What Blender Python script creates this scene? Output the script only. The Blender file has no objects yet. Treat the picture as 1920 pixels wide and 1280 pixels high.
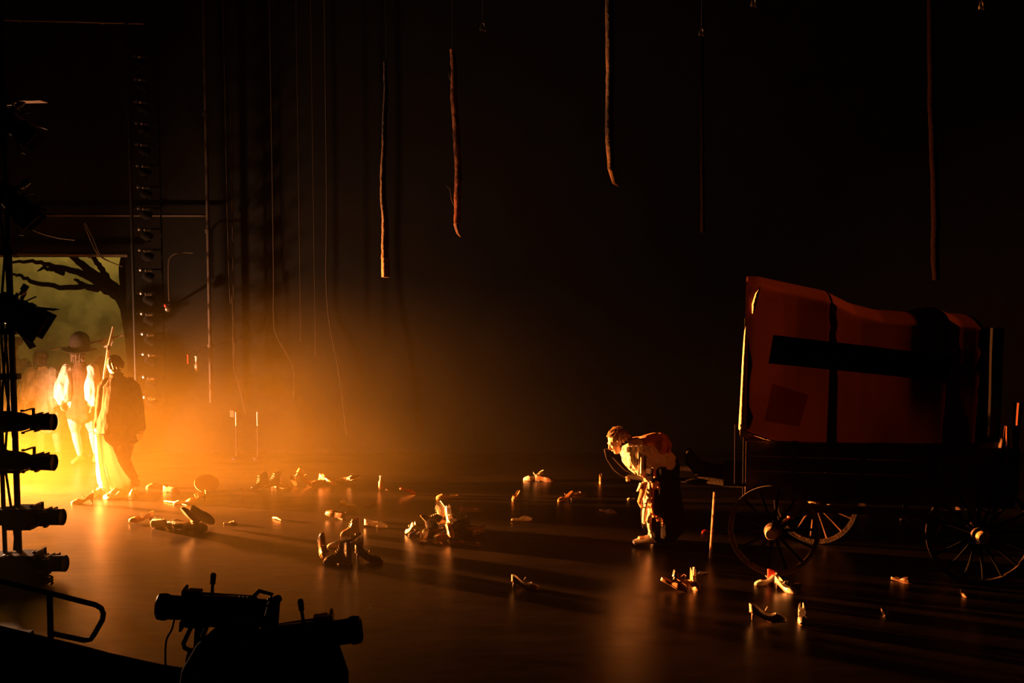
import bpy, bmesh, math, random
from mathutils import Vector as V, Matrix, noise, Quaternion

random.seed(7)
S = bpy.context.scene
C = S.collection
PI = math.pi

# ------------------------------------------------------------------ camera
FPX = 2240.0
PITCH = math.atan(187.0 / FPX)
CAM = V((0, 0, 3.2))
cd = bpy.data.cameras.new('camera'); cam = bpy.data.objects.new('camera', cd); C.objects.link(cam)
cd.sensor_width = 36; cd.lens = 36 * FPX / 1920; cd.clip_end = 200
cam.location = CAM; cam.rotation_euler = (PI / 2 - PITCH, 0, 0)
S.camera = cam
# ------------------------------------------------------------------ world, colour, lights
w = bpy.data.worlds.new('world'); S.world = w; w.use_nodes = True
w.node_tree.nodes['Background'].inputs[0].default_value = (1.0, .35, .12, 1)
w.node_tree.nodes['Background'].inputs[1].default_value = 0.0
S.view_settings.view_transform = 'Standard'; S.view_settings.look = 'None'
S.view_settings.gamma = 1; S.view_settings.use_curve_mapping = False
S.view_settings.exposure = 0.0
S.cycles.use_denoising = True
S.cycles.max_bounces = 8; S.cycles.volume_bounces = 1
S.cycles.volume_step_rate = 3.0; S.cycles.volume_max_steps = 96
S.cycles.sample_clamp_indirect = 4.0
S.cycles.caustics_reflective = False

def aim(o, target):
    d = V(target) - o.location
    o.rotation_euler = d.to_track_quat('-Z', 'Y').to_euler()
def lamp(name, kind, loc, target, power, color, **kw):
    l = bpy.data.lights.new(name, kind); l.energy = power; l.color = color
    for k, v in kw.items(): setattr(l, k, v)
    o = bpy.data.objects.new(name, l); C.objects.link(o); o.location = loc
    if target is not None: aim(o, target)
    return o
SRC = V((-7.75, 15.55, .36))
AMBER = (1.0, .265, .045)
lamp('wing_floodlight', 'SPOT', SRC, (3.2, 12.2, .9), 82000, AMBER, spot_size=math.radians(62), spot_blend=1.0, shadow_soft_size=.07)
lamp('added_wing_fill', 'SPOT', SRC + V((.05, .1, .35)), (-4.5, 15.2, .6), 3200, (1.0, .46, .22), spot_size=math.radians(150), spot_blend=1.0, shadow_soft_size=.1)  # added whiter fill beside the floodlight, whitens the glow near the wing
lamp('backdrop_light', 'AREA', (-7.6, 20.3, 4.6), (-8.0, 22, 1.2), 36, (1.0, .68, .24), size=1.2)

# ------------------------------------------------------------------ pixel <-> place helpers (1920 x 1280 frame)
_f = V((0, math.cos(PITCH), -math.sin(PITCH))); _u = V((0, math.sin(PITCH), math.cos(PITCH)))
def ray(px, py): return _f * FPX + V((1, 0, 0)) * (px - 960) + _u * (640 - py)
def P(px, py, Y):
    r = ray(px, py); return CAM + r * (Y / r.y)
def G(px, py, z=0.0):
    r = ray(px, py); return CAM + r * ((z - CAM.z) / r.z)

# ------------------------------------------------------------------ materials
M = {}
def mat(name, col, rough=.6, metal=0, spec=.5, bump=0, bscale=30, var=0, vscale=8, trans=0, sheen=0):
    m = bpy.data.materials.new(name); m.use_nodes = True
    nt = m.node_tree; b = nt.nodes['Principled BSDF']
    b.inputs['Base Color'].default_value = (*col, 1); b.inputs['Roughness'].default_value = rough
    b.inputs['Metallic'].default_value = metal; b.inputs['Specular IOR Level'].default_value = spec
    if sheen: b.inputs['Sheen Weight'].default_value = sheen
    tc = nt.nodes.new('ShaderNodeTexCoord')
    if var:
        n = nt.nodes.new('ShaderNodeTexNoise'); n.inputs['Scale'].default_value = vscale; n.inputs['Detail'].default_value = 5
        nt.links.new(tc.outputs['Object'], n.inputs['Vector'])
        r = nt.nodes.new('ShaderNodeValToRGB')
        r.color_ramp.elements[0].position = .35; r.color_ramp.elements[1].position = .68
        r.color_ramp.elements[0].color = (*[c * (1 - var) for c in col], 1)
        r.color_ramp.elements[1].color = (*[min(1, c * (1 + var)) for c in col], 1)
        nt.links.new(n.outputs['Fac'], r.inputs['Fac']); nt.links.new(r.outputs['Color'], b.inputs['Base Color'])
    if bump:
        n = nt.nodes.new('ShaderNodeTexNoise'); n.inputs['Scale'].default_value = bscale; n.inputs['Detail'].default_value = 6
        nt.links.new(tc.outputs['Object'], n.inputs['Vector'])
        bp = nt.nodes.new('ShaderNodeBump'); bp.inputs['Strength'].default_value = bump; bp.inputs['Distance'].default_value = .02
        nt.links.new(n.outputs['Fac'], bp.inputs['Height']); nt.links.new(bp.outputs['Normal'], b.inputs['Normal'])
    if trans:
        out = nt.nodes['Material Output']; t = nt.nodes.new('ShaderNodeBsdfTranslucent'); t.inputs[0].default_value = (*col, 1)
        mx = nt.nodes.new('ShaderNodeMixShader'); mx.inputs[0].default_value = trans
        nt.links.new(b.outputs[0], mx.inputs[1]); nt.links.new(t.outputs[0], mx.inputs[2]); nt.links.new(mx.outputs[0], out.inputs['Surface'])
    M[name] = m; return m
mat('black_metal', (.012, .012, .012), .45, .3, .4, bump=.1)
mat('black_paint', (.008, .008, .008), .7, 0, .2)
mat('bare_metal', (.6, .56, .5), .3, 1)
mat('dull_steel', (.22, .2, .18), .45, .8, bump=.15)
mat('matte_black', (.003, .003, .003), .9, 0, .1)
mat('lens_glass', (.05, .05, .06), .08, 0, .8)
mat('black_cloth', (.012, .011, .011), .95, 0, .1, bump=.2, bscale=12)
mat('black_wall', (.003, .0027, .0025), .85, 0, .2, bump=.15, bscale=6, var=.4, vscale=2)
mat('skin', (.55, .32, .22), .5, var=.08, vscale=20)
mat('dark_hair', (.04, .02, .012), .5, bump=.5, bscale=60)
mat('fair_hair', (.35, .2, .1), .45, bump=.5, bscale=60)
mat('white_cloth', (.75, .72, .66), .85, 0, .2, bump=.4, bscale=25, var=.06, vscale=6)
mat('thin_white_cloth', (.78, .74, .66), .85, 0, .2, bump=.5, bscale=14, trans=.6)
mat('cream_cloth', (.62, .55, .45), .9, 0, .15, bump=.5, bscale=30, var=.15, vscale=12)
mat('rust_cloth', (.5, .2, .1), .9, 0, .15, bump=.5, bscale=30, var=.3, vscale=10)
mat('dark_wool', (.007, .0045, .0035), .95, 0, .1, bump=.3, bscale=60, var=.3)
mat('brown_wool', (.09, .055, .035), .95, 0, .1, bump=.3, bscale=60, var=.3)
mat('dark_felt', (.025, .02, .016), .9, 0, .15, bump=.3, bscale=40)
mat('white_leather', (.72, .68, .6), .32, bump=.1)
mat('tan_leather', (.4, .22, .1), .35, bump=.15, var=.15)
mat('brown_leather', (.12, .06, .03), .35, bump=.2, var=.2)
mat('black_leather', (.015, .013, .012), .3, bump=.2)
mat('red_leather', (.5, .04, .02), .35, bump=.1)
mat('sole_rubber', (.05, .035, .025), .6)
mat('sole_leather', (.3, .17, .08), .45)
mat('rope_fibre', (.05, .035, .02), .9, bump=.6, bscale=200)
mat('raw_wood', (.32, .17, .08), .7, bump=.4, bscale=40, var=.4, vscale=14)
mat('dark_wood', (.06, .032, .018), .6, bump=.4, bscale=30, var=.4, vscale=9)
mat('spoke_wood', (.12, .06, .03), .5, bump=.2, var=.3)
mat('shaded_wood', (.010, .006, .004), .9, 0, .08, bump=.4, bscale=30)  # dark wood copy with shade put into its colour, for dim wagon parts
mat('shaded_bark', (.004, .002, .0015), .98, 0, .0, bump=1.0, bscale=22)  # near-black bark copy, shade put into the colour of the right-hand trunks

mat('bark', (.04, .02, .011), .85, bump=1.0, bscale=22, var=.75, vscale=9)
mat('reddish_bark', (.16, .06, .03), .9, 0, .1, bump=1.0, bscale=22, var=.75, vscale=9)  # bark copy brightened to make up for weak light on one trunk
mat('aged_steel', (.06, .045, .035), .6, .5)
mat('weathered_wood', (.12, .06, .03), .8, bump=.4, bscale=40, var=.4)
mat('pale_wood', (.55, .33, .17), .6, bump=.3, bscale=40, var=.3)
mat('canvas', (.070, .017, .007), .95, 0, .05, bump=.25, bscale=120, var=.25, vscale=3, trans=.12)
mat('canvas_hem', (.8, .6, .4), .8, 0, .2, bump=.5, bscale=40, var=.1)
mat('dim_rag', (.10, .035, .02), .95, 0, .05, bump=.3)
mat('dark_patch', (.012, .01, .01), .95, 0, .05, bump=.2)
mat('faded_patch', (.6, .36, .25), .95, 0, .05, bump=.2, trans=.85)
mat('tree_flat', (.018, .012, .008), .95, 0, .05, bump=.3)
mat('white_enamel', (.8, .78, .72), .15)
mat('straw', (.2, .12, .05), .7, bump=.5, bscale=80)

# painted backdrop: greenish ochre sky with blotchy foliage painted towards the top
m = bpy.data.materials.new('painted_backdrop'); m.use_nodes = True; nt = m.node_tree; b = nt.nodes['Principled BSDF']
b.inputs['Roughness'].default_value = .95; b.inputs['Specular IOR Level'].default_value = .05
tc = nt.nodes.new('ShaderNodeTexCoord'); n1 = nt.nodes.new('ShaderNodeTexNoise'); n1.inputs['Scale'].default_value = 2.2; n1.inputs['Detail'].default_value = 8
nt.links.new(tc.outputs['Object'], n1.inputs['Vector'])
r1 = nt.nodes.new('ShaderNodeValToRGB'); r1.color_ramp.elements[0].position = .38; r1.color_ramp.elements[1].position = .6
r1.color_ramp.elements[0].color = (.34, .30, .12, 1); r1.color_ramp.elements[1].color = (.62, .55, .22, 1)
nt.links.new(n1.outputs['Fac'], r1.inputs['Fac']); nt.links.new(r1.outputs['Color'], b.inputs['Base Color']); M['painted_backdrop'] = m

# stage floor: black dance floor in long strips, scuffed, satin
m = bpy.data.materials.new('stage_floor'); m.use_nodes = True; nt = m.node_tree; b = nt.nodes['Principled BSDF']
tc = nt.nodes.new('ShaderNodeTexCoord')
nz = nt.nodes.new('ShaderNodeTexNoise'); nz.inputs['Scale'].default_value = 1.1; nz.inputs['Detail'].default_value = 9; nz.inputs['Distortion'].default_value = .6
mp = nt.nodes.new('ShaderNodeMapping'); mp.inputs['Scale'].default_value = (1, 2.4, 1)
nt.links.new(tc.outputs['Object'], mp.inputs[0]); nt.links.new(mp.outputs[0], nz.inputs['Vector'])
cr = nt.nodes.new('ShaderNodeValToRGB'); cr.color_ramp.elements[0].position = .35; cr.color_ramp.elements[1].position = .7
cr.color_ramp.elements[0].color = (.0065, .0038, .0016, 1); cr.color_ramp.elements[1].color = (.018, .011, .0045, 1)
nt.links.new(nz.outputs['Fac'], cr.inputs['Fac'])
bk = nt.nodes.new('ShaderNodeTexBrick'); bk.inputs['Scale'].default_value = 1; bk.inputs['Brick Width'].default_value = 14
bk.inputs['Row Height'].default_value = 1.5; bk.inputs['Mortar Size'].default_value = .007; bk.offset = .5
mb_ = nt.nodes.new('ShaderNodeMapping'); mb_.inputs['Rotation'].default_value = (0, 0, math.radians(4)); mb_.inputs['Location'].default_value = (3, .45, 0)
nt.links.new(tc.outputs['Object'], mb_.inputs[0]); nt.links.new(mb_.outputs[0], bk.inputs['Vector'])
mx = nt.nodes.new('ShaderNodeMixRGB'); mx.inputs['Color2'].default_value = (.006, .005, .004, 1)
nt.links.new(bk.outputs['Fac'], mx.inputs['Fac']); nt.links.new(cr.outputs['Color'], mx.inputs['Color1']); nt.links.new(mx.outputs[0], b.inputs['Base Color'])
rr = nt.nodes.new('ShaderNodeMapRange'); rr.inputs['To Min'].default_value = .24; rr.inputs['To Max'].default_value = .42
nt.links.new(nz.outputs['Fac'], rr.inputs['Value']); nt.links.new(rr.outputs[0], b.inputs['Roughness'])
b.inputs['Specular IOR Level'].default_value = .24
n3 = nt.nodes.new('ShaderNodeTexNoise'); n3.inputs['Scale'].default_value = 3.0; n3.inputs['Detail'].default_value = 7
nt.links.new(mp.outputs[0], n3.inputs['Vector'])
bp = nt.nodes.new('ShaderNodeBump'); bp.inputs['Strength'].default_value = .12; bp.inputs['Distance'].default_value = .02
nt.links.new(n3.outputs['Fac'], bp.inputs['Height']); nt.links.new(bp.outputs[0], b.inputs['Normal']); M['stage_floor'] = m

# ------------------------------------------------------------------ mesh helpers
def frame_of(t, side=None):
    t = t.normalized()
    s = V(side) if side is not None else (V((0, 1, 0)) if abs(t.y) < .9 else V((1, 0, 0)))
    s = (s - t * s.dot(t))
    if s.length < 1e-5: s = t.orthogonal()
    s.normalize(); return s, t.cross(s).normalized()
class MB:
    def __init__(self): self.v = []; self.f = []
    def add(self, vs, fs):
        k = len(self.v); self.v += [V(p) for p in vs]; self.f += [tuple(i + k for i in f) for f in fs]; return self
    def box(self, c, s, rot=None):
        c = V(c); R = rot if rot is not None else Matrix.Identity(3)
        vs = [c + R @ V((x * s[0] / 2, y * s[1] / 2, z * s[2] / 2)) for x in (-1, 1) for y in (-1, 1) for z in (-1, 1)]
        return self.add(vs, [(0, 1, 3, 2), (4, 6, 7, 5), (0, 4, 5, 1), (2, 3, 7, 6), (0, 2, 6, 4), (1, 5, 7, 3)])
    def rings(self, rings, closed=True, cap=True):
        n = len(rings[0]); k = len(self.v); fs = []
        for r in rings: self.v += [V(p) for p in r]
        for i in range(len(rings) - 1):
            for j in range(n if closed else n - 1):
                a = k + i * n + j; b_ = k + i * n + (j + 1) % n
                fs.append((a, b_, b_ + n, a + n))
        if cap and closed:
            fs.append(tuple(k + j for j in range(n))[::-1]); fs.append(tuple(k + (len(rings) - 1) * n + j for j in range(n)))
        self.f += fs; return self
    def loft(self, nodes, seg=14, side=None, round_ends=True, flute=0, nfl=7):
        """nodes: (point, a, b) - a along side, b across."""
        N = [(V(p), a, b_) for p, a, b_ in nodes]; L = []
        m_ = len(N); tans = []
        for i in range(m_):
            t = N[min(i + 1, m_ - 1)][0] - N[max(i - 1, 0)][0]; tans.append(t)
        if round_ends:
            p, a, b_ = N[0]; t = tans[0].normalized(); r = min(a, b_)
            for q in (.15, .6, .9): L.append((p - t * r * math.sqrt(max(0, 1 - q * q)) * .9, a * q, b_ * q, t))
        for i in range(m_): L.append((*N[i], tans[i]))
        if round_ends:
            p, a, b_ = N[-1]; t = tans[-1].normalized(); r = min(a, b_)
            for q in (.9, .6, .15): L.append((p + t * r * math.sqrt(max(0, 1 - q * q)) * .9, a * q, b_ * q, t))
        rg = []
        for p, a, b_, t in L:
            s, q = frame_of(t, side); ring = []
            for j in range(seg):
                th = 2 * PI * j / seg; k = 1 + flute * math.sin(nfl * th) if flute else 1
                ring.append(p + s * a * k * math.cos(th) + q * b_ * k * math.sin(th))
            rg.append(ring)
        return self.rings(rg)
    def tube(self, pts, r, seg=8, side=None):
        rs = r if isinstance(r, (list, tuple)) else [r] * len(pts)
        return self.loft([(p, q, q) for p, q in zip(pts, rs)], seg, side, round_ends=False)
    def ball(self, c, r, seg=14, rot=None):
        r = (r, r, r) if isinstance(r, (int, float)) else r; R = rot if rot is not None else Matrix.Identity(3)
        rg = []
        for i in range(1, seg // 2 + 1):
            ph = PI * (i - .5) / (seg // 2); rg.append([V(c) + R @ V((r[0] * math.sin(ph) * math.cos(2 * PI * j / seg), r[1] * math.sin(ph) * math.sin(2 * PI * j / seg), r[2] * math.cos(ph))) for j in range(seg)])
        return self.rings(rg)
    def lathe(self, prof, origin=(0, 0, 0), axis=(0, 0, 1), seg=24, cap=True):
        ax = V(axis).normalized(); s, q = frame_of(ax, ax.orthogonal()); o = V(origin)
        rg = [[o + ax * h + (s * math.cos(2 * PI * j / seg) + q * math.sin(2 * PI * j / seg)) * max(r, 1e-4) for j in range(seg)] for h, r in prof]
        return self.rings(rg, cap=cap)
    def grid(self, fn, nu, nv):
        k = len(self.v)
        for i in range(nu + 1):
            for j in range(nv + 1): self.v.append(V(fn(i / nu, j / nv)))
        for i in range(nu):
            for j in range(nv):
                a = k + i * (nv + 1) + j; self.f.append((a, a + nv + 1, a + nv + 2, a + 1))
        return self
    def xf(self, Mx):
        self.v = [Mx @ p for p in self.v]; return self
    def mesh(self, name, smooth=True, fix=True):
        me = bpy.data.meshes.new(name); me.from_pydata([tuple(p) for p in self.v], [], self.f)
        if fix:
            bm = bmesh.new(); bm.from_mesh(me); bmesh.ops.recalc_face_normals(bm, faces=bm.faces); bm.to_mesh(me); bm.free()
        if smooth:
            me.shade_smooth()
            me.set_sharp_from_angle(angle=math.radians(38))
        return me
    def build(self, name, material, parent=None, smooth=True, fix=True):
        me = self.mesh(name, smooth, fix); me.materials.append(M[material])
        o = bpy.data.objects.new(name, me); C.objects.link(o)
        if parent is not None: o.parent = parent
        return o
    def remesh(self, name, material, parent=None, voxel=.009, smooth=4, disp=0, dscale=8):
        me = self.mesh(name, False); t = bpy.data.objects.new('tmp', me); C.objects.link(t)
        md = t.modifiers.new('r', 'REMESH'); md.mode = 'VOXEL'; md.voxel_size = voxel; md.use_smooth_shade = True
        if smooth:
            sm = t.modifiers.new('s', 'SMOOTH'); sm.iterations = smooth; sm.factor = .5
        dg = bpy.context.evaluated_depsgraph_get(); dg.update()
        me2 = bpy.data.meshes.new_from_object(t.evaluated_get(dg)); bpy.data.objects.remove(t); bpy.data.meshes.remove(me)
        me2.name = name; me2.materials.clear(); me2.materials.append(M[material])
        if disp:
            ns = [v.normal.copy() for v in me2.vertices]
            for v, n_ in zip(me2.vertices, ns):
                p = v.co; q = V((p.x * dscale, p.y * dscale, p.z * dscale * .35))
                v.co = p + n_ * disp * (noise.noise(q) + .5 * noise.noise(q * 2.3))
        me2.shade_smooth()
        o = bpy.data.objects.new(name, me2); C.objects.link(o)
        if parent is not None: o.parent = parent
        return o

def tag(o, label, cat, group=None, kind=None):
    if label: o['label'] = label
    if cat: o['category'] = cat
    if group: o['group'] = group
    if kind: o['kind'] = kind
    return o
def thing(name, label, cat, loc=(0, 0, 0), rz=0, group=None, rot=None):
    o = bpy.data.objects.new(name, None); C.objects.link(o); o.location = loc; o.empty_display_size = .1
    o.rotation_euler = rot if rot is not None else (0, 0, rz)
    return tag(o, label, cat, group)
def copy_tree(o, parent=None):
    c = o.copy(); C.objects.link(c); c.parent = parent
    for ch in list(o.children): copy_tree(ch, c)
    return c
def struct(name, mb, material, smooth=False):
    o = mb.build(name, material, smooth=smooth); o['kind'] = 'structure'; return o

# ------------------------------------------------------------------ the setting
WX0, WX1, WY, WH = -13.0, 8.5, 18.0, 11.0
OPX, OPZ = P(238, 600, WY).x, P(120, 482, WY).z      # right edge and head of the opening to the painted cloth
struct('floor', MB().box((-2, 12, -.1), (24, 24, .2)), 'stage_floor')
struct('wall_back', MB().box(((OPX + WX1) / 2, WY + .1, WH / 2), (WX1 - OPX, .2, WH)).box(((WX0 + OPX) / 2, WY + .1, (WH + OPZ) / 2), (OPX - WX0, .2, WH - OPZ)), 'black_wall')
struct('wall_right', MB().box((WX1 + .1, 12, WH / 2), (.2, 24, WH)), 'black_wall')
struct('wall_left', MB().box((WX0 - .1, 12, WH / 2), (.2, 24, WH)), 'black_wall')
struct('ceiling', MB().box((-2, 12, WH + .1), (24, 24, .2)), 'black_wall')
struct('wall_rear', MB().box((-2, 23.9, WH / 2), (24, .2, WH)), 'black_wall')

bd = MB().grid(lambda u, v: (-12.5 + 8.5 * u, 21.6 + .03 * math.sin(u * 60), .02 + 5.5 * v), 60, 8).build('painted_backcloth', 'painted_backdrop', fix=False)
sd = bd.modifiers.new('s', 'SOLIDIFY'); sd.thickness = .004
tag(bd, 'greenish ochre painted sky cloth hanging behind the tree silhouette', 'backdrop')

# scenic tree in front of the cloth
tr = thing('scenic_tree', 'dark leafless tree silhouette with branches spreading left before the lit cloth', 'tree', (P(250, 870, 18.9).x, 18.9, 0))
def br(pts, rs, name, parent, jig=.03):
    pp = []; rr_ = []
    for i in range(len(pts) - 1):
        for k in range(5):
            t = k / 5; a, b_ = V(pts[i]), V(pts[i + 1])
            pp.append(a.lerp(b_, t) + V((noise.noise(a * 3 + V((k, 0, 0))), 0, noise.noise(b_ * 5 + V((0, k, 3))))) * jig); rr_.append(rs[i] * (1 - t) + rs[i + 1] * t)
    pp.append(V(pts[-1])); rr_.append(rs[-1])
    return MB().tube(pp, rr_, 8).build(name, 'tree_flat', parent)
o0 = tr.location
def T(px, py, Y=18.9): return P(px, py, Y) - o0
br([T(252, 872), T(254, 760), T(252, 680), T(246, 620), T(238, 575), T(222, 548)], [.17, .12, .11, .115, .12, .1], 'trunk', tr, .01)
for pts, rs in [
    ([T(228, 556), T(190, 540), T(150, 537), T(110, 538), T(60, 528), T(36, 516), T(14, 512)], [.08, .06, .045, .04, .035, .025, .015]),
    ([T(232, 558), T(200, 540), T(170, 520), T(140, 508), T(100, 498), T(60, 488), T(22, 492)], [.09, .075, .06, .05, .04, .03, .02]),
    ([T(232, 556), T(200, 532), T(165, 505), T(135, 480), T(110, 460)], [.1, .085, .065, .045, .03]),
    ([T(225, 546), T(205, 528), T(188, 500), T(172, 480), T(150, 455)], [.08, .06, .045, .035, .02]),
    ([T(245, 560), T(232, 510), T(236, 470), T(228, 430), T(205, 395)], [.14, .09, .07, .05, .03]),
    ([T(120, 512), T(100, 505), T(80, 503), T(70, 508)], [.05, .035, .025, .01]),
    ([T(165, 537), T(150, 530), T(140, 522)], [.04, .03, .02]),
    ([T(250, 600), T(262, 540), T(268, 480), T(260, 420)], [.1, .07, .05, .03]),
]: br(pts, rs, 'branch', tr)

# pipe battens across the back wall
def bar(name, a, b_, r, material, label, cat='pipe', parts=None):
    a, b_ = V(a), V(b_); t = thing(name, label, cat, a)
    MB().tube([V((0, 0, 0)), b_ - a], r, 12).build('pipe', material, t)
    n = max(2, int((b_ - a).length / 1.6))
    for i in range(n):
        p = (b_ - a) * ((i + .5) / n); ax = (b_ - a).normalized()
        MB().lathe([(-.03, r * 1.5), (.03, r * 1.5)], p, ax, 12).build('collar', material, t)
    return t
bar('rigging_pipe', P(-40, 403, 17.85), P(388, 404, 17.85), .022, 'aged_steel', 'horizontal steel pipe crossing high above the painted cloth opening')
bar('rigging_pipe', P(-40, 476, 17.8), P(240, 478, 17.8), .035, 'aged_steel', 'horizontal pipe along the head of the painted cloth opening')
bar('rigging_pipe', P(-40, 36, 17.8), P(270, 44, 17.8), .018, 'dull_steel', 'uppermost horizontal pipe near the top left corner')
bar('rigging_pipe', V((P(386, 120, 17.7).x, 17.7, WH)), P(396, 755, 17.7), .028, 'aged_steel', 'tall vertical steel pipe right of the lamp ladder')
bar('rigging_pipe', V((P(436, 150, 17.75).x, 17.75, WH)), P(440, 700, 17.75), .009, 'aged_steel', 'thin vertical line hanging right of the tall steel pipe')

def wire(name, pts, r, label, material='rope_fibre', cat='rope', up=None):
    pts = [V(p) for p in pts]; pp = []
    if cat == 'rope': pts = [V((pts[0].x, pts[0].y, WH))] + pts
    pp = []
    for i in range(len(pts) - 1):
        p0 = pts[max(i - 1, 0)]; p1 = pts[i]; p2 = pts[i + 1]; p3 = pts[min(i + 2, len(pts) - 1)]
        for k in range(6):
            t = k / 6; pp.append(.5 * ((2 * p1) + (p2 - p0) * t + (2 * p0 - 5 * p1 + 4 * p2 - p3) * t * t + (3 * p1 - p0 - 3 * p2 + p3) * t ** 3))
    pp.append(pts[-1])
    return tag(MB().tube(pp, r, 6).build(name, material), label, cat)
YB = 17.6
wire('hanging_rope', [P(512, 420, YB), P(513, 590, YB), P(520, 632, YB), P(549, 688, YB), P(551, 745, YB)], .009, 'slack rope with a bend hanging against the back wall haze')
wire('hanging_rope', [P(428, 470, YB), P(436, 560, YB), P(438, 680, YB), P(448, 720, YB), P(460, 775, YB)], .008, 'rope curling at its foot beside the thin vertical line')
wire('hanging_rope', [P(612, 300, YB), P(613, 560, YB), P(636, 700, YB), P(650, 815, YB)], .010, 'long rope slanting down to the right in the haze')
wire('hanging_rope', [P(562, 480, YB), P(563, 640, YB)], .006, 'short straight cord left of two cords in the dark')
wire('hanging_rope', [P(590, 540, YB), P(591, 660, YB)], .006, 'short straight cord between the bent rope and slanting rope')
wire('power_cable', [P(362, 474, YB), P(335, 474, YB), P(320, 482, YB), P(316, 500, YB), P(317, 565, YB)], .011, 'cable with a rounded bend dropping to the small red lamp', 'rope_fibre', 'cable')
wire('power_cable', [P(35, 408, 16), P(60, 430, 16), P(100, 444, 16), P(140, 450, 16)], .010, 'cable sagging to the right from the upper left lamp', 'rope_fibre', 'cable')
wire('power_cable', [P(158, 418, 17), P(168, 445, 17), P(185, 478, 17), P(205, 490, 17)], .010, 'upper of two cables falling over the opening head', 'rope_fibre', 'cable')
wire('power_cable', [P(160, 418, 17), P(176, 450, 17), P(192, 482, 17), P(230, 500, 17)], .008, 'lower of two cables falling over the opening head', 'rope_fibre', 'cable')

# small fittings on the back wall
rl = thing('indicator_lamp', 'small red lamp at the end of the bent cable', 'lamp', P(316, 572, 17.6))
MB().lathe([(0, .02), (.01, .045), (.07, .045), (.09, .02)], (0, -.02, -.04), (.3, -1, -.2)).build('housing', 'dull_steel', rl)
MB().ball((-.02, -.08, 0), .03).build('bulb', 'red_leather', rl); MB().box((0, .2, 0), (.03, .38, .03)).build('wall_bracket', 'black_metal', rl, smooth=False)
hk = thing('hanging_tool', 'small bright metal tool hanging by the vertical pipe', 'tool', P(368, 670, 17.4))
MB().lathe([(0, .012), (.02, .026), (.10, .03), (.12, .018), (.2, .016), (.22, .03)], (0, 0, -.2), (0, 0, 1), 14).build('body', 'white_enamel', hk)
MB().tube([(0, 0, 0), (0, 0, .06), (0, .28, .1), (0, .58, .1)], .006, 6).build('hook', 'black_metal', hk)
hk = thing('hanging_tool', 'tiny reddish metal tag left of the bright hanging tool', 'tool', P(352, 668, 17.5))
MB().box((0, 0, -.04), (.02, .02, .14)).build('tag', 'red_leather', hk); MB().tube([(0, 0, .03), (0, .48, .05)], .005, 6).build('peg', 'black_metal', hk)
for px, l in ((443, 'left of two thin upright bright rods by the back wall'), (483, 'right of two thin upright bright rods by the back wall')):
    a = P(px, 798, 17.5); st = thing('upright_rod', l, 'rod', (a.x, a.y, 0), group=None)
    MB().lathe([(0, .09), (.02, .09), (.03, .015), (a.z, .012)], (0, 0, 0), (0, 0, 1), 16).build('stand', 'black_metal', st)
    MB().lathe([(a.z, .014), (a.z + .205, .014), (a.z + .21, .008)], (0, 0, 0), (0, 0, 1), 10).build('tip', 'bare_metal', st)
bx_ = P(432, 777, 17.85); o = MB().box((0, 0, 0), (.06, .05, .1)).build('wall_socket', 'dull_steel'); o.location = (bx_.x, 17.96, bx_.z); tag(o, 'small pale wall box left of the two upright rods', 'socket')

# ------------------------------------------------------------------ hanging trunks
def trunk(name, pts, rs, Y, label, twigs=(), tip=None, bark='bark'):
    org = P(*pts[0], Y); t = thing(name, label, 'tree trunk', org)
    W = [P(a, b_, Y) - org for a, b_ in pts]; pp, rr_ = [], []
    for i in range(len(W) - 1):
        for k in range(12):
            u = k / 12; q = W[i].lerp(W[i + 1], u)
            pp.append(q + V((noise.noise(q * 2.2 + org) * .018, noise.noise(q * 2 + V((5, 5, 5))) * .018, 0))); rr_.append((rs[i] * (1 - u) + rs[i + 1] * u) * (1 + .16 * noise.noise(q * 9)))
    pp.append(W[-1]); rr_.append(rs[-1])
    mb = MB().tube(pp, rr_, 14)
    mb.v = [p + V((noise.noise(p * 14), noise.noise(p * 14 + V((3, 0, 0))), 0)) * .006 for p in mb.v]
    mb.build('bark', bark, t)
    for tw in twigs:
        MB().tube([P(a, b_, Y) - org for a, b_ in tw], [.012, .009, .007, .004][:len(tw)] if len(tw) <= 4 else [.01] * len(tw), 6).build('twig', 'bark', t)
    if tip: tip(t, W[-1], org)
    MB().tube([W[0], V((W[0].x, 0, WH - org.z))], .004, 5).build('hanging_wire', 'dull_steel', t)
    return t
def tip_sawn(t, e, org): MB().lathe([(-.02, .048), (.10, .050), (.205, .049), (.21, .0)], e + V((0, 0, .01)), (0, 0, -1), 18).build('cut_end', 'weathered_wood', t)
def tip_split(t, e, org):
    MB().tube([e, e + V((.01, 0, -.06)), e + V((.03, 0, -.13)), e + V((.06, 0, -.18))], [.035, .03, .024, .006], 8).build('broken_end', 'weathered_wood', t)
def tip_fork(t, e, org):
    MB().tube([e + V((0, 0, .02)), e + V((.02, 0, -.07)), e + V((.04, 0, -.14)), e + V((.09, 0, -.19))], [.04, .032, .03, .006], 8).build('broken_end', 'weathered_wood', t)
    MB().tube([e + V((.03, 0, .03)), e + V((.07, 0, -.05)), e + V((.10, 0, -.09))], [.03, .02, .004], 7).build('splinter', 'weathered_wood', t)
trunk('hanging_log', [(724, 116), (724, 170), (722, 230), (719, 300), (719, 370), (722, 430), (723, 488)], [.020, .026, .030, .032, .034, .040, .045], 14.0, 'leftmost hanging bare trunk with a flat sawn foot', tip=tip_sawn)
trunk('hanging_log', [(848, 92), (850, 120), (852, 190), (857, 260), (858, 330), (857, 400), (855, 418)], [.034, .040, .044, .044, .044, .046, .038], 15.7, 'hanging trunk with a side twig and tapering broken foot', bark='reddish_bark', twigs=[[(855, 392), (847, 375), (844, 355), (836, 347)], [(850, 155), (843, 146), (841, 135)]], tip=tip_split)
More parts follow.
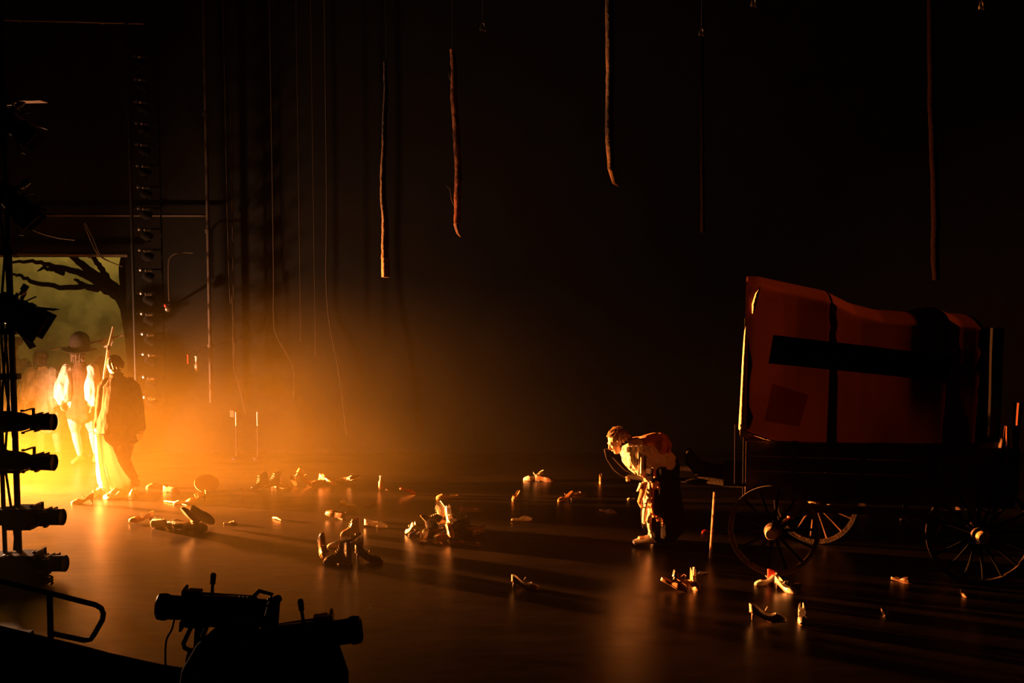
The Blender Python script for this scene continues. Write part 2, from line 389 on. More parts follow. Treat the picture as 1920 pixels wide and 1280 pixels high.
trunk('hanging_log', [(1141, -40), (1142, 0), (1143, 90), (1143, 180), (1144, 260), (1146, 318)], [.05, .048, .046, .045, .05, .045], 13.6, 'thickest hanging trunk, ending in a forked splintered foot', tip=tip_fork)
trunk('hanging_log', [(1745, -40), (1746, 130), (1749, 300), (1753, 420), (1755, 525)], [.04, .042, .044, .05, .045], 14.5, 'barely lit hanging trunk at the right above the wagon', bark='shaded_bark')
trunk('hanging_log', [(1316, -40), (1316, 180), (1317, 340), (1318, 436)], [.02, .022, .026, .03], 16.0, 'faint thin hanging trunk left of the wagon in the dark', bark='shaded_bark')
def glint(px, py, Y, label):
    p = P(px, py, Y); t = thing('rigging_shackle', label, 'shackle', p, rz=.4); t.scale = (.5, .5, 1)
    MB().tube([V((.05 * math.cos(a), 0, .05 * math.sin(a))) for a in [k * PI / 8 for k in range(-2, 11)]], .012, 8).build('bow', 'bare_metal', t)
    MB().lathe([(-.07, .02), (-.05, .014), (.05, .014), (.07, .022)], (0, 0, -.03), (1, 0, 0), 12).build('pin', 'bare_metal', t)
    MB().tube([(0, 0, .05), (0, 0, WH - p.z)], .004, 5).build('wire', 'dull_steel', t)
glint(905, 50, 14, 'steel shackle high above, right of the twigged trunk')
glint(1413, 5, 14, 'steel shackle at the top edge between trunk and wagon')
glint(1840, 10, 14, 'steel shackle at the top right corner')
glint(1315, 60, 15, 'small steel shackle over the faint thin trunk')

# ------------------------------------------------------------------ theatre lanterns
def profile_lantern(root, length=.62, r=.085, dark='black_metal', barrel=.24, handle=False):
    """axis +x: lens end at x=0, lamp house towards -x"""
    L = length
    MB().lathe([(-barrel - .02, r * .80), (-barrel + .02, r * .98), (-.01, r), (0, r * 1.02), (0, r * .9), (-.02, r * .88), (-.02, .001)], axis=(1, 0, 0), seg=28).build('lens_tube', dark, root)
    MB().lathe([(-.03, .001), (-.028, r * .5), (-.032, r * .86)], axis=(1, 0, 0), seg=24).build('lens', 'lens_glass', root)
    g = MB()
    for s_ in (-1, 1): g.box((-.15, 0, s_ * r * 1.22), (.075, r * 1.7, .012)); g.box((-.15, s_ * r * 1.0, 0), (.02, .01, r * 2.2))
    g.box((-.115, 0, r * 1.3), (.014, r * 1.9, .05)); g.box((-.115, 0, -r * 1.3), (.014, r * 1.9, .05))
    g.build('colour_frame_holder', dark, root, smooth=False)
    MB().lathe([(-L, r * .6), (-L + .015, r * 1.0), (-L + .10, r * 1.22), (-L + .17, r * 1.25), (-barrel - .10, r * 1.15), (-barrel - .02, r * .84), (-barrel, r * .8)], axis=(1, 0, 0), seg=28).build('lamp_house', dark, root)
    f = MB()
    for k in range(5): f.lathe([(-L + .06 + k * .022, r * 1.24), (-L + .066 + k * .022, r * 1.33), (-L + .072 + k * .022, r * 1.24)], axis=(1, 0, 0), seg=28)
    f.build('cooling_fins', dark, root)
    MB().box((-barrel - .05, 0, r * 1.2), (.07, r * .9, .05)).build('shutter_gate', dark, root, smooth=False)
    MB().box((-barrel - .05, 0, -r * 1.2), (.07, r * .9, .04)).build('shutter_gate', dark, root, smooth=False)
    y = MB(); yx = -barrel - .09; hw = r * 1.28
    y.box((yx, -hw, -.10), (.03, .008, .22)); y.box((yx, hw, -.10), (.03, .008, .22)); y.box((yx, 0, -.21), (.03, hw * 2 + .008, .008))
    y.build('yoke', dark, root, smooth=False)
    for s_ in (-1, 1): MB().lathe([(0, .016), (.012, .018), (.016, .01)], (yx, s_ * hw, 0), (0, s_, 0), 12).build('tilt_knob', dark, root)
    MB().lathe([(-.03, .018), (.02, .018)], (yx, 0, -.23), (0, 0, 1), 12).box((yx, 0, -.255), (.07, .05, .03)).build('hook_clamp', 'dull_steel', root, smooth=False)
    if handle:
        MB().tube([(-barrel - .14, 0, r * 1.1), (-barrel - .14, 0, r * 1.1 + .075)], .009, 10).lathe([(0, .014), (.05, .016), (.06, .010)], (-barrel - .14, 0, r * 1.1 + .07), (0, 0, 1), 12).build('focus_handle', dark, root)

# front left boom: a vertical pipe with side arms and five profile lanterns
BY = 11.3
bb = P(34, 1092, BY); bt = V((bb.x + .02, BY, 0)); 
boom = thing('lighting_boom', 'tall black vertical lighting boom at the left edge of the stage', 'lighting stand', (bt.x, BY, 0))
MB().tube([(0, 0, 0), (0, 0, 7.6)], .030, 14).build('pole', 'black_metal', boom)
MB().tube([(-.16, .06, .0), (-.17, .06, 7.6)], .022, 12).build('rear_pole', 'black_metal', boom)
MB().lathe([(0, .26), (.03, .26), (.05, .06), (.09, .04)], seg=28).build('base_plate', 'black_metal', boom)
MB().box((-.05, .02, .085), (.5, .28, .07)).box((.12, .05, .15), (.22, .2, .05)).box((-.1, 0, .16), (.3, .22, .09)).build('ballast_weight', 'black_paint', boom, smooth=False)
cb = MB()
for k in range(3):
    pts = [V((-.03 + .05 * math.sin(z * 2.3 + k * 2) - .02 * k, -.04 - .01 * k, .25 + z)) for z in [q * .25 for q in range(26)]]
    cb.tube(pts, .012, 6)
cb.build('cable_bundle', 'black_cloth', boom)
for z in (.62, 1.02, 1.5, 1.92, 2.35, 3.1): MB().box((-.08, .02, z), (.26, .10, .05)).build('cross_clamp', 'black_metal', boom, smooth=False)
for k, (tx, ty, tilt) in enumerate([(101, 791, -.5), (102, 867, 1.5), (118, 969, -1.5), (123, 1056, -1.0)]):
    p = P(tx, ty, BY - .12)
    t = thing('profile_spotlight', ['topmost profile spotlight of the low row on the left boom, lens pointing right', 'second profile spotlight from the top of the low row on the left boom', 'third profile spotlight down on the left boom, squarer body behind its barrel', 'lowest profile spotlight on the left boom, just above its base'][k], 'spotlight', p, rot=(PI / 2 * .9, math.radians(tilt), 0))
    t.rotation_euler = (PI * .5, math.radians(tilt), math.radians(-6))
    profile_lantern(t, .64, .078, barrel=.22)
    if k >= 2: MB().box((-.40, 0, .0), (.26, .2, .24)).build('ballast_box', 'black_paint', t, smooth=False)
# the large tilted floodlight with barn doors
def barn_lantern(name, label, p, rot, r, L):
    t = thing(name, label, 'spotlight', p, rot=rot)
    MB().lathe([(-L, r * .5), (-L + .03, r * .85), (-L + .12, r * 1.0), (-.06, r * 1.05), (-.05, r * 1.15), (0, r * 1.15), (0, r * .95), (-.04, r * .9), (-.04, .001)], axis=(1, 0, 0), seg=28).build('lamp_house', 'black_metal', t)
    MB().lathe([(-.05, .001), (-.03, r * .5), (-.045, r * .9)], axis=(1, 0, 0), seg=24).build('lens', 'lens_glass', t)
    for a in range(4):
        R = Matrix.Rotation(a * PI / 2, 3, 'X') @ Matrix.Rotation(-.45, 3, 'Y')
        c = Matrix.Rotation(a * PI / 2, 3, 'X') @ V((.09, 0, r * 1.25))
        MB().box(c, (.2, r * 2.0, .006), R).build('barn_door', 'black_metal', t, smooth=False)
    MB().box((-L * .5, r * 1.2, .02), (.035, .008, r * 2.4)).box((-L * .5, -r * 1.2, .02), (.035, .008, r * 2.4)).box((-L * .5, 0, r * 1.2 + .02), (.035, r * 2.4, .008)).build('yoke', 'black_metal', t, smooth=False)
    MB().lathe([(0, .02), (.05, .02)], (-L * .5, 0, r * 1.2), (0, 0, 1), 10).box((-L * .5, 0, r * 1.2 + .08), (.06, .05, .06)).build('hook_clamp', 'dull_steel', t)
    MB().lathe([(0, .02), (.04, .022), (.05, .008)], (-L * .5, -r * 1.2, 0), (0, -1, 0), 12).build('tilt_knob', 'dull_steel', t)
    MB().tube([(-L * .3, 0, r), (-L * .3 + .06, 0, r + .09)], .008, 6).build('handle', 'black_metal', t)
    return t
barn_lantern('fresnel_lantern', 'big black lantern with barn doors tilted down, before the painted cloth', P(52, 598, BY), (0, math.radians(32), math.radians(10)), .135, .34)
barn_lantern('fresnel_lantern', 'dark lantern above the opening at the left edge, glinting front rim', P(40, 392, BY), (0, math.radians(48), math.radians(10)), .10, .3)
barn_lantern('fresnel_lantern', 'highest dark lantern on the left boom, a thin line of light on it', P(36, 240, BY), (0, math.radians(42), math.radians(10)), .09, .28)
sh = thing('lantern_shelf', 'thin orange lit shelf plate near the top left corner', 'shelf', P(40, 190, BY))
MB().box((0, 0, 0), (.42, .2, .015), Matrix.Rotation(-.02, 3, 'Y')).build('plate', 'raw_wood', sh, smooth=False); MB().box((-.12, 0, -.02), (.1, .06, .03)).build('bracket', 'dull_steel', sh, smooth=False)

# background lamp ladder: vertical pipe with pairs of small lanterns
lad_x = P(252, 600, 17.2)
lb = thing('lighting_ladder', 'tall hanging lighting ladder in the haze right of the painted cloth', 'lighting stand', (lad_x.x, 17.2, 0))
ztop = P(236, 60, 17.2).z; zbot = P(258, 760, 17.2).z
MB().tube([(0, 0, zbot), (0, 0, WH)], .022, 10).build('pole', 'black_metal', lb)
MB().tube([(.42, .0, zbot), (.42, .0, WH)], .012, 8).build('side_rail', 'matte_black', lb)
for k, py in enumerate([105, 148, 190, 230, 270, 310, 350, 390, 429, 468, 505, 549, 587, 625, 663, 706, 744]):
    z = P(260, py, 17.2).z
    MB().tube([(0, 0, z), (.42, 0, z)], .012, 8).build('rung', 'matte_black', lb)
    px0 = 262 + (py - 400) * .03
    p = P(px0, py, 17.05)
    n = 17 - k
    ordn = ['lowest', 'second lowest', 'third lowest', 'fourth lowest', 'fifth lowest', 'sixth lowest', 'seventh lowest', 'eighth lowest', 'middle', 'eighth highest', 'seventh highest', 'sixth highest', 'fifth highest', 'fourth highest', 'third highest', 'second highest', 'topmost'][n - 1]
    if k == 0:
        lad = thing('ladder_lantern', '', 'lamp', p)
        MB().lathe([(-.02, .03), (0, .06), (.10, .068), (.13, .068), (.13, .05), (.11, .001)], (.03, .02, -.07), (.55, .35, -.35), 18).build('housing', 'matte_black', lad)
        MB().lathe([(-.012, .010), (-.01, .026), (.02, .028), (.03, .012)], (0, -.02, 0), (-.6, -.8, .1), 12).build('wing_bolt', 'bare_metal', lad)
        MB().box((.125, -.05, -.025), (.075, .02, .022), Matrix.Rotation(.35, 3, 'Z')).lathe([(0, .016), (.03, .02)], (.10, -.05, -.02), (-.7, -.7, 0), 10).build('bracket_plate', 'bare_metal', lad)
        MB().tube([(0, 0, 0), (.0, .15, .0)], .012, 6).build('arm', 'black_metal', lad)
        cur = lad
    else:
        cur = copy_tree(lad); cur.location = p
        cur.rotation_euler = (0, 0, random.uniform(-.15, .15))
    cur['label'] = ordn + ' small lantern on the hazy lighting ladder'; cur['group'] = 'lanterns stacked up the lighting ladder'

# ------------------------------------------------------------------ foreground rail and lanterns
FY = 6.3
rail = thing('guard_rail', 'dark guard rail with a rounded end loop at the bottom left', 'railing', P(95, 1200, FY))
ro = rail.location.copy()
def F(px, py, Y=FY): return P(px, py, Y) - ro
MB().tube([F(-60, 1075), F(95, 1112), F(180, 1134), F(190, 1140), F(194, 1150), F(192, 1162), F(176, 1190), F(170, 1198), F(158, 1200), F(96, 1187)], .0145, 10).build('loop_rail', 'black_metal', rail)
MB().tube([F(93, 1108), F(96, 1230)], .0165, 10).build('post', 'black_metal', rail)
par = thing('balcony_front', 'dark sloping balcony ledge across the bottom left corner', 'balcony', P(0, 1240, FY))
ro = par.location.copy()
def slab(pts, d, Y=FY):
    n = len(pts); a = [F(x, y, Y) for x, y in pts]; b_ = [p + V((0, d, 0)) for p in a]
    return MB().add(a + b_, [tuple(range(n)), tuple(range(n, 2 * n))[::-1]] + [(i, i + n, (i + 1) % n + n, (i + 1) % n) for i in range(n)])
slab([(-80, 1160), (0, 1175), (90, 1197), (160, 1214), (205, 1226), (300, 1247), (430, 1268), (520, 1276), (700, 1290), (700, 1330), (160, 1330), (-80, 1260)], .02, FY - .03).build('ledge', 'black_paint', par, smooth=False)
slab([(-80, 1226), (20, 1229), (92, 1240), (160, 1244), (300, 1256), (300, 1340), (-80, 1340)], .06, FY - .1).build('front_panel', 'black_cloth', par, smooth=False)
MB().tube([F(-60, 1167, FY - .03), F(60, 1191, FY - .03), F(180, 1221, FY - .03), F(240, 1236, FY - .03)], .003, 6).build('edge_trim', 'dull_steel', par)
bxp = P(22, 1168, 9.2); o = MB().box((0, 0, 0), (.26, .2, .12)).box((.0, -.02, .07), (.1, .08, .03)).build('junction_box', 'black_paint', smooth=False); o.location = (bxp.x, bxp.y, .06); tag(o, 'low black box on the floor behind the guard rail', 'box')
cp = P(60, 1095, 11.0)
for k, l in enumerate(['flat cable coil by the boom base', 'dark folded cloth beside the boom base']):
    t = MB()
    if k == 0:
        t.tube([V(((.17 + .01 * math.sin(a * 3)) * math.cos(a), (.13) * math.sin(a), .015 + .004 * a)) for a in [q * .35 for q in range(54)]], .010, 6)
        q = G(62, 1098); o = t.build('cable_coil', 'black_cloth')
    else:
        for j in range(3): t.box((0.01 * j, .01 * j, .02 + j * .035), (.3 - .04 * j, .22 - .03 * j, .03))
        q = G(-20, 1112); o = t.build('folded_cloth', 'black_cloth')
    o.location = (q.x, q.y, 0); tag(o, l, ['cable', 'cloth'][k])

def front_lantern(px, py, Y, yaw, tilt, L, r, label):
    t = thing('followspot', label, 'spotlight', P(px, py, Y), rot=(0, math.radians(tilt), math.radians(yaw)))
    profile_lantern(t, L, r, barrel=.12, handle=True)
    MB().lathe([(0, r * 1.08), (.02, r * 1.12), (.05, r * 1.05), (.06, r * .8), (.05, r * .7), (.0, r * .7)], (-.03, 0, 0), (1, 0, 0), 28).build('lens_hood', 'black_metal', t)
    MB().box((-L * .52, 0, 0), (L * .62, r * 2.0, r * 2.25)).build('side_casing', 'black_paint', t, smooth=False)
    MB().lathe([(0, r * 1.0), (.03, r * 1.15), (.09, r * 1.15), (.1, r * .9)], (-L - .02, 0, 0), (1, 0, 0), 20).build('rear_cap', 'black_metal', t)
    MB().tube([(-L, 0, r), (-L - .02, 0, r + .04), (-L + .05, 0, r + .055), (-L + .09, 0, r * 1.1)], .012, 8).build('grab_handle', 'black_metal', t)
    return t
front_lantern(304, 1137, FY, 180 + 4, -5, .56, .066, 'large dark spotlight lying level at lower left, front bezel facing left')
front_lantern(668, 1180, FY - .3, 6, -7, .52, .066, 'right of two dark foreground spotlights, partly behind a dark seat')
u = thing('lantern_bracket', 'dark forked bracket carrying the left foreground spotlight', 'bracket', P(350, 1215, FY)); ro = u.location.copy()
MB().tube([F(364, 1160), F(356, 1180), F(344, 1206), F(346, 1214), F(356, 1219), F(368, 1218), F(374, 1208), F(384, 1184), F(392, 1160)], .013, 10).build('fork', 'black_metal', u)
MB().tube([F(357, 1216), F(352, 1236), F(350, 1262)], .012, 10).build('stem', 'black_metal', u)
wire('power_cable', [P(327, 1160, FY), P(322, 1180, FY), P(312, 1200, FY), P(310, 1232, FY), P(311, 1250, FY)], .0055, 'thin cable hanging from the left foreground spotlight', 'black_cloth', 'cable')
# dark upholstered seat backs
st = thing('theatre_seat', 'dark rounded shape of a seat back under the two spotlights', 'seat', P(480, 1270, 5.9)); ro = st.location.copy()
s_ = MB(); s_.loft([(F(440, 1345, 5.9), .30, .14), (F(440, 1260, 5.9), .27, .12), (F(443, 1215, 5.9), .20, .10), (F(448, 1178, 5.9), .11, .07)], 22, side=(1, 0, 0))
s_.build('backrest', 'black_cloth', st)
MB().loft([(F(560, 1345, 5.9), .26, .14), (F(565, 1250, 5.9), .24, .12), (F(570, 1200, 5.9), .18, .08)], 22, side=(1, 0, 0)).build('arm_pad', 'black_cloth', st)
MB().loft([(F(500, 1200, 5.9), .05, .05), (F(508, 1165, 5.9), .035, .04), (F(515, 1125, 5.9), .028, .03), (F(522, 1122, 5.9), .02, .02)], 12).build('lever', 'black_metal', st)
for q in ((504, 1123), (500, 1134), (494, 1184)): MB().ball(F(q[0], q[1], 5.86), (.006, .006, .009)).build('rivet', 'bare_metal', st)

# ------------------------------------------------------------------ wagon
WO = V((2.27, 11.47, 0)); YAW = math.radians(-10)
wg = thing('covered_wagon', 'big wooden wagon with a patched reddish canvas cover and spoked wheels', 'wagon', WO, YAW)
BL, BW, Z0, Z1 = 2.5, 1.22, .84, 1.27
CL = 2.12
def box(name, c, s, material, parent=wg, rot=None): return MB().box(c, s, rot).build(name, material, parent, smooth=False)
box('bed', (BL / 2, BW / 2, Z0 - .02), (BL, BW, .06), 'dark_wood')
for k in range(3):
    zz = Z0 + .075 + k * .145
    for y, nm in ((.0, 'side_board'), (BW, 'side_board')): box(nm, (BL / 2, y, zz), (BL, .028, .138), 'dark_wood')
box('end_board', (BL, BW / 2, (Z0 + Z1) / 2), (.03, BW, Z1 - Z0), 'dark_wood')
box('footboard', (-.10, BW / 2, Z0 + .0), (.22, BW, .03), 'shaded_wood')
for x in (.45, 1.1, 1.8, 2.4): box('side_cleat', (x, -.025, (Z0 + Z1) / 2), (.05, .025, Z1 - Z0 + .04), 'dark_wood')
box('sill', (BL / 2, .10, Z0 - .10), (BL, .08, .10), 'dark_wood'); box('sill', (BL / 2, BW - .10, Z0 - .10), (BL, .08, .10), 'dark_wood')
# corner uprights at the front
MB().tube([(-.02, -.03, Z0 - .1), (-.025, -.03, 2.47)], .008, 10).build('upright', 'shaded_wood', wg)
MB().tube([(-.10, -.05, Z0 + .02), (-.105, -.05, Z0 + .6)], .008, 10).build('upright', 'shaded_wood', wg)
# canvas cover
HOOPS = [0.04, .76, 1.80, 2.08]
TOPS = [(0, 2.80), (.1, 2.80), (.76, 2.66), (1.0, 2.54), (1.25, 2.475), (1.55, 2.455), (1.80, 2.51), (1.93, 2.45), (2.2, 2.43)]
def top_z(x):
    for (a, p), (b_, q_) in zip(TOPS, TOPS[1:]):
        if a <= x <= b_:
            t = (x - a) / (b_ - a); return p + (q_ - p) * t
    return TOPS[-1][1]
def bulge(x):  # outward swell shaped so the canvas glow fades towards the tail
    t = min(1, max(0, (x - .75) / 1.35)); return .125 * t ** 1.5
def bot_z(x): return Z1 - .02 + .03 * math.sin(x * 3) + (.09 * max(0, 1 - x / .3))
def canvas(u_, v_):
    x = CL * u_ ; zt = top_z(x); zb = bot_z(x); r = .34
    H = zt - zb
    # v: near bottom -> near top -> over -> far bottom
    side = max(H - .05, .1); arc = BW * 1.02; tot = side * 2 + arc; s = v_ * tot
    if s < side: y, z, t = -.02, zb + s, s / side
    elif s < side + arc:
        q = (s - side) / arc; y = -.02 + (BW + .04) * (.5 - .5 * math.cos(PI * q)); z = zb + side + .10 * math.sin(PI * q) ** .8; t = 1
    else: y, z, t = BW + .02, zb + side - (s - side - arc), 1 - (s - side - arc) / side
    d = min(abs(x - h) for h in HOOPS)
    inw = .022 * min(1, d / .3)
    y += inw * (1 if y < BW / 2 else -1) * math.sin(PI * min(1, max(0, t)) * .5)
    f = .006 * math.sin(z * 30 - x * 6 + 6 * noise.noise(V((x * 1.2, z * 1.4, 1)))) * max(0, t - .4) + .010 * noise.noise(V((x * 2.4, z * 2.2, 7))) - bulge(x) * (1 - y / BW) 
    y += f
    return (x, y, z)
cv = MB().grid(canvas, 96, 110).build('canvas_cover', 'canvas', wg, fix=False)
# rolled front hem (near side), bright in the light, with a tied gather at the foot
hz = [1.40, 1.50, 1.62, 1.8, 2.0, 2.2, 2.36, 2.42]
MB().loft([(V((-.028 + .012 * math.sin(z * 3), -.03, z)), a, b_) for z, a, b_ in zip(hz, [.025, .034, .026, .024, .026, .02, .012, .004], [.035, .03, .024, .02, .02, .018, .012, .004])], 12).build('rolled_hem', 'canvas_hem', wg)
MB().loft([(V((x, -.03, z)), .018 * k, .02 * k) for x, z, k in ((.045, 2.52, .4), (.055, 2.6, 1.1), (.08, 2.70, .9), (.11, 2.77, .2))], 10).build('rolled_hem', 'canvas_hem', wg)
tg = MB()
for k in range(5):
    a = random.uniform(-.5, .5); tg.tube([(-.03, -.03, 1.44), (-.05 + .03 * k * .5, -.05, 1.38 - .015 * k), (-.05 + .03 * k, -.055, 1.30 + .01 * k)], [.018, .014, .006], 6)
tg.ball((-.03, -.035, 1.42), (.035, .03, .03)); tg.build('tied_gather', 'canvas_hem', wg)
MB().tube([(-.02, -.045, 1.375), (.08, -.045, 1.345), (.18, -.04, 1.31), (.30, -.04, 1.285)], [.014, .010, .010, .004], 8).build('bottom_rope', 'canvas_hem', wg)
for h in HOOPS[1:]:
    cen = V((h, BW / 2, 2.0)); pts = [V((h, .008, Z0))]
    for k in range(41):
        q = V(canvas(h / CL, k / 40)); d_ = (cen - q); d_.x = 0
        pts.append(q + d_.normalized() * .010)
    pts.append(V((h, BW - .008, Z0)))
    MB().tube(pts, .008, 8).build('hoop', 'dark_wood', wg)
def patch(name, corners, material, nu=30, nv=8):
    c = [V(q) for q in corners]
    def fn(u_, v_):
        p = c[0].lerp(c[1], u_).lerp(c[3].lerp(c[2], u_), v_)
        x, z = p.x, p.y; s0 = z - bot_z(x); side = top_z(x) - bot_z(x) - .05; arc = BW * 1.02
        q = canvas(x / CL, max(0, min(side, s0)) / (2 * side + arc) if False else s0 / (2 * max(side, .1) + arc))
        return (x, q[1] - .012, z)
    o = MB().grid(fn, nu, nv).build(name, material, wg, fix=False)
    if material == 'dark_patch': o.modifiers.new('s', 'SOLIDIFY').thickness = .004
    return o
patch('dark_stripe', [(.20, 2.035, 0), (1.82, 1.90, 0), (1.86, 2.14, 0), (.24, 2.31, 0)], 'dark_patch')
patch('faded_patch', [(.17, 1.48, 0), (.50, 1.43, 0), (.58, 1.74, 0), (.24, 1.84, 0)], 'faded_patch', 8, 8)
# gathered rear flap and hanging ragged cloths at the tail
def flap(name, x0, z0, z1, w0, w1, material='canvas', y=-.06, lean=0):
    return MB().grid(lambda u_, v_: (x0 + (u_ - .5) * (w0 * (1 - v_) + w1 * v_) + lean * v_, y + .03 * math.sin(u_ * 9) + .012 * math.sin(v_ * 7), z0 + (z1 - z0) * v_), 14, 20).build(name, material, wg, fix=False)
flap('rear_flap', 2.24, 2.40, 1.32, .22, .2, 'dark_patch', .04)
flap('hanging_rag', 2.46, 1.72, 1.0, .10, .02, 'dim_rag', -.1, -.02); flap('hanging_rag', 2.36, 1.5, 1.12, .02, .12, 'dim_rag', -.1, .02)
# wheels
def wheel(cx, cy, r, yaw, ns=14, phase=0.1, sm='spoke_wood', tyre='dull_steel'):
    e = bpy.data.objects.new('wheel', None); C.objects.link(e); e.parent = wg; e.location = (cx, cy, r); e.rotation_euler = (0, 0, yaw)
    mb = MB(); w_ = .042; t_ = .045
    prof = [(r - t_, -w_ / 2), (r - .008, -w_ / 2), (r - .008, w_ / 2), (r - t_, w_ / 2)]
    rg = [[V((pr * math.cos(2 * PI * i / 72), pw, pr * math.sin(2 * PI * i / 72))) for pr, pw in prof] for i in range(73)]
    mb.rings(rg, cap=False); mb.build('rim', 'dark_wood', e)
    mb = MB(); prof = [(r - .008, -w_ / 2 - .002), (r, -w_ / 2 - .002), (r, w_ / 2 + .002), (r - .008, w_ / 2 + .002)]
    rg = [[V((pr * math.cos(2 * PI * i / 72), pw, pr * math.sin(2 * PI * i / 72))) for pr, pw in prof] for i in range(73)]
    mb.rings(rg, cap=False); mb.build('iron_tyre', tyre, e)
    MB().lathe([(-.10, .045), (-.09, .06), (-.04, .085), (.04, .085), (.09, .06), (.11, .05)], axis=(0, 1, 0), seg=24).build('hub', 'dark_wood', e)
    MB().lathe([(-.175, .052), (-.18, .046), (-.175, .0)][::-1] + [(-.175, .055), (-.10, .062), (-.095, .05)], axis=(0, 1, 0), seg=24).build('hub_cap', 'bare_metal' if r > 2 else 'hub_brass', e)
    for i in range(ns):
        a = 2 * PI * i / ns + phase; d = V((math.cos(a), 0, math.sin(a)))
        MB().loft([(d * .07, .014, .018), (d * .14, .014, .017), (d * (r * .6), .011, .012), (d * (r - .035), .011, .014)], 8, side=(0, 1, 0), round_ends=False).build('spoke', sm, e)
    return e
mat('hub_brass', (.55, .38, .2), .5, .6)
st_a = math.radians(-11); ax = V((math.sin(-st_a), math.cos(st_a)))
fc = V((.52, .535)); hf = .69; FR, RR = .435, .485
nA, nB = (.27, -.135), (.76, 1.19)
wheel(*nA, FR, st_a, phase=.11, sm='shaded_wood'); wheel(*nB, FR, st_a, phase=.11)  # near front wheel: spokes coloured dark to stand for its shade
wheel(2.15, -.15, RR, 0, 16, sm='matte_black', tyre='shaded_wood'); wheel(2.15, BW + .13, RR, 0, 16)  # near rear wheel: shade put into the dark spoke and tyre colours
MB().tube([(*nA, FR), (*nB, FR)], .035, 10).build('front_axle', 'dark_wood', wg)
MB().tube([(2.15, -.15, RR), (2.15, BW + .13, RR)], .035, 10).build('rear_axle', 'dark_wood', wg)
box('bolster', (fc.x, fc.y, .60), (.12, 1.0, .12), 'dark_wood', rot=Matrix.Rotation(st_a, 3, 'Z')); box('bolster', (fc.x, fc.y, .72), (.4, .5, .07), 'dark_wood')
box('bolster', (2.15, BW / 2, .66), (.12, 1.0, .16), 'dark_wood')
box('reach_pole', (1.3, BW / 2, .5), (1.7, .07, .07), 'dark_wood')
# shafts towards the puller, prop leg, low seat
sA = P(1176, 897, 12.62); sB = V((.35, .25, .80))
def wl(p): return Matrix.Rotation(-YAW, 3, 'Z') @ (V(p) - WO)
a1 = wl(P(1178, 893, 12.75)); 
MB().tube([a1, wl(P(1215, 897, 12.6)), wl(P(1290, 902, 12.2)), V((.3, .2, .80))], [.026, .030, .034, .036], 10).build('shaft', 'shaded_wood', wg)
MB().tube([a1, a1 + V((.0, 0, -.05))], [.03, .026], 10).build('shaft_end', 'raw_wood', wg)
MB().tube([wl(P(1215, 897, 12.6)) + V((-.12, .65, .0)), V((.3, .95, .80))], [.026, .034], 10).build('shaft', 'shaded_wood', wg)
pl = P(1340, 922, 11.9); 
MB().tube([wl(pl), wl((pl.x - .035, pl.y, .0))], .0145, 8).build('prop_leg', 'raw_wood', wg)
gp = lambda px, py, Y: wl(P(px, py, Y))
MB().grid(lambda u_, v_: gp(1288, 862, 12.1).lerp(gp(1312, 890, 12.0), min(1, u_ * 2)).lerp(gp(1372, 902, 11.8), max(0, u_ * 2 - 1)) + V((0, v_ * .8, .0)), 12, 6).build('coach_seat', 'shaded_wood', wg, fix=False).modifiers.new('s', 'SOLIDIFY').thickness = .035
ln = thing('hanging_lantern', 'small reddish lantern hanging between the front wheels', 'lantern', P(1482, 968, 11.7))
MB().lathe([(-.05, .03), (-.045, .038), (.03, .034), (.045, .016), (.05, .01)], seg=16).build('body', 'red_leather', ln)
MB().tube([(-.03, 0, .03), (0, 0, .12), (.03, 0, .03)], .004, 6).build('bail', 'dull_steel', ln)
MB().tube([(0, 0, .12), (0, 0, .24)], .003, 6).build('cord', 'rope_fibre', ln)

# ------------------------------------------------------------------ people
def head_mesh(mb, c, fwd, upv, s=1.0):
    f = V(fwd).normalized(); u_ = V(upv); u_ = (u_ - f * u_.dot(f)).normalized(); r = f.cross(u_).normalized()
    R = Matrix((r, f, u_)).transposed(); c = V(c)
    q = lambda x, y, z: c + R @ (V((x, y, z)) * s)
    mb.ball(q(0, -.012, .03), [k * s for k in (.076, .094, .088)], 22, R)
    mb.ball(q(0, .018, -.025), [k * s for k in (.062, .070, .082)], 20, R)
    mb.ball(q(0, .045, -.085), [k * s for k in (.036, .036, .028)], 14, R)        # chin
    mb.loft([(q(0, .085, .02), .008 * s, .008 * s), (q(0, .103, -.012), .011 * s, .011 * s), (q(0, .100, -.028), .018 * s, .012 * s)], 10, side=r)   # nose
    mb.loft([(q(-.045, .073, .032), .009 * s, .009 * s), (q(0, .090, .034), .010 * s, .010 * s), (q(.045, .073, .032), .009 * s, .009 * s)], 10)      # brow
    mb.loft([(q(-.02, .078, -.054), .006 * s, .006 * s), (q(0, .087, -.054), .010 * s, .009 * s), (q(.02, .078, -.054), .006 * s, .006 * s)], 10)     # lips
    for k in (-1, 1):
        mb.ball(q(.034 * k, .060, -.015), [j * s for j in (.022, .022, .026)], 12, R)   # cheek
        mb.loft([(q(.077 * k, -.012, .018), .012 * s, .012 * s), (q(.083 * k, -.018, .0), .014 * s, .010 * s), (q(.076 * k, -.008, -.026), .008 * s, .007 * s)], 10)  # ear
    return q, R
def eyes(q, parent, s=1.0):
    for k in (-1, 1): MB().ball(q(.030 * k, .076, .014), .0125 * s, 12).build('eye', 'white_enamel', parent); MB().ball(q(.030 * k, .0865, .014), .0055 * s, 8).build('iris', 'black_leather', parent)
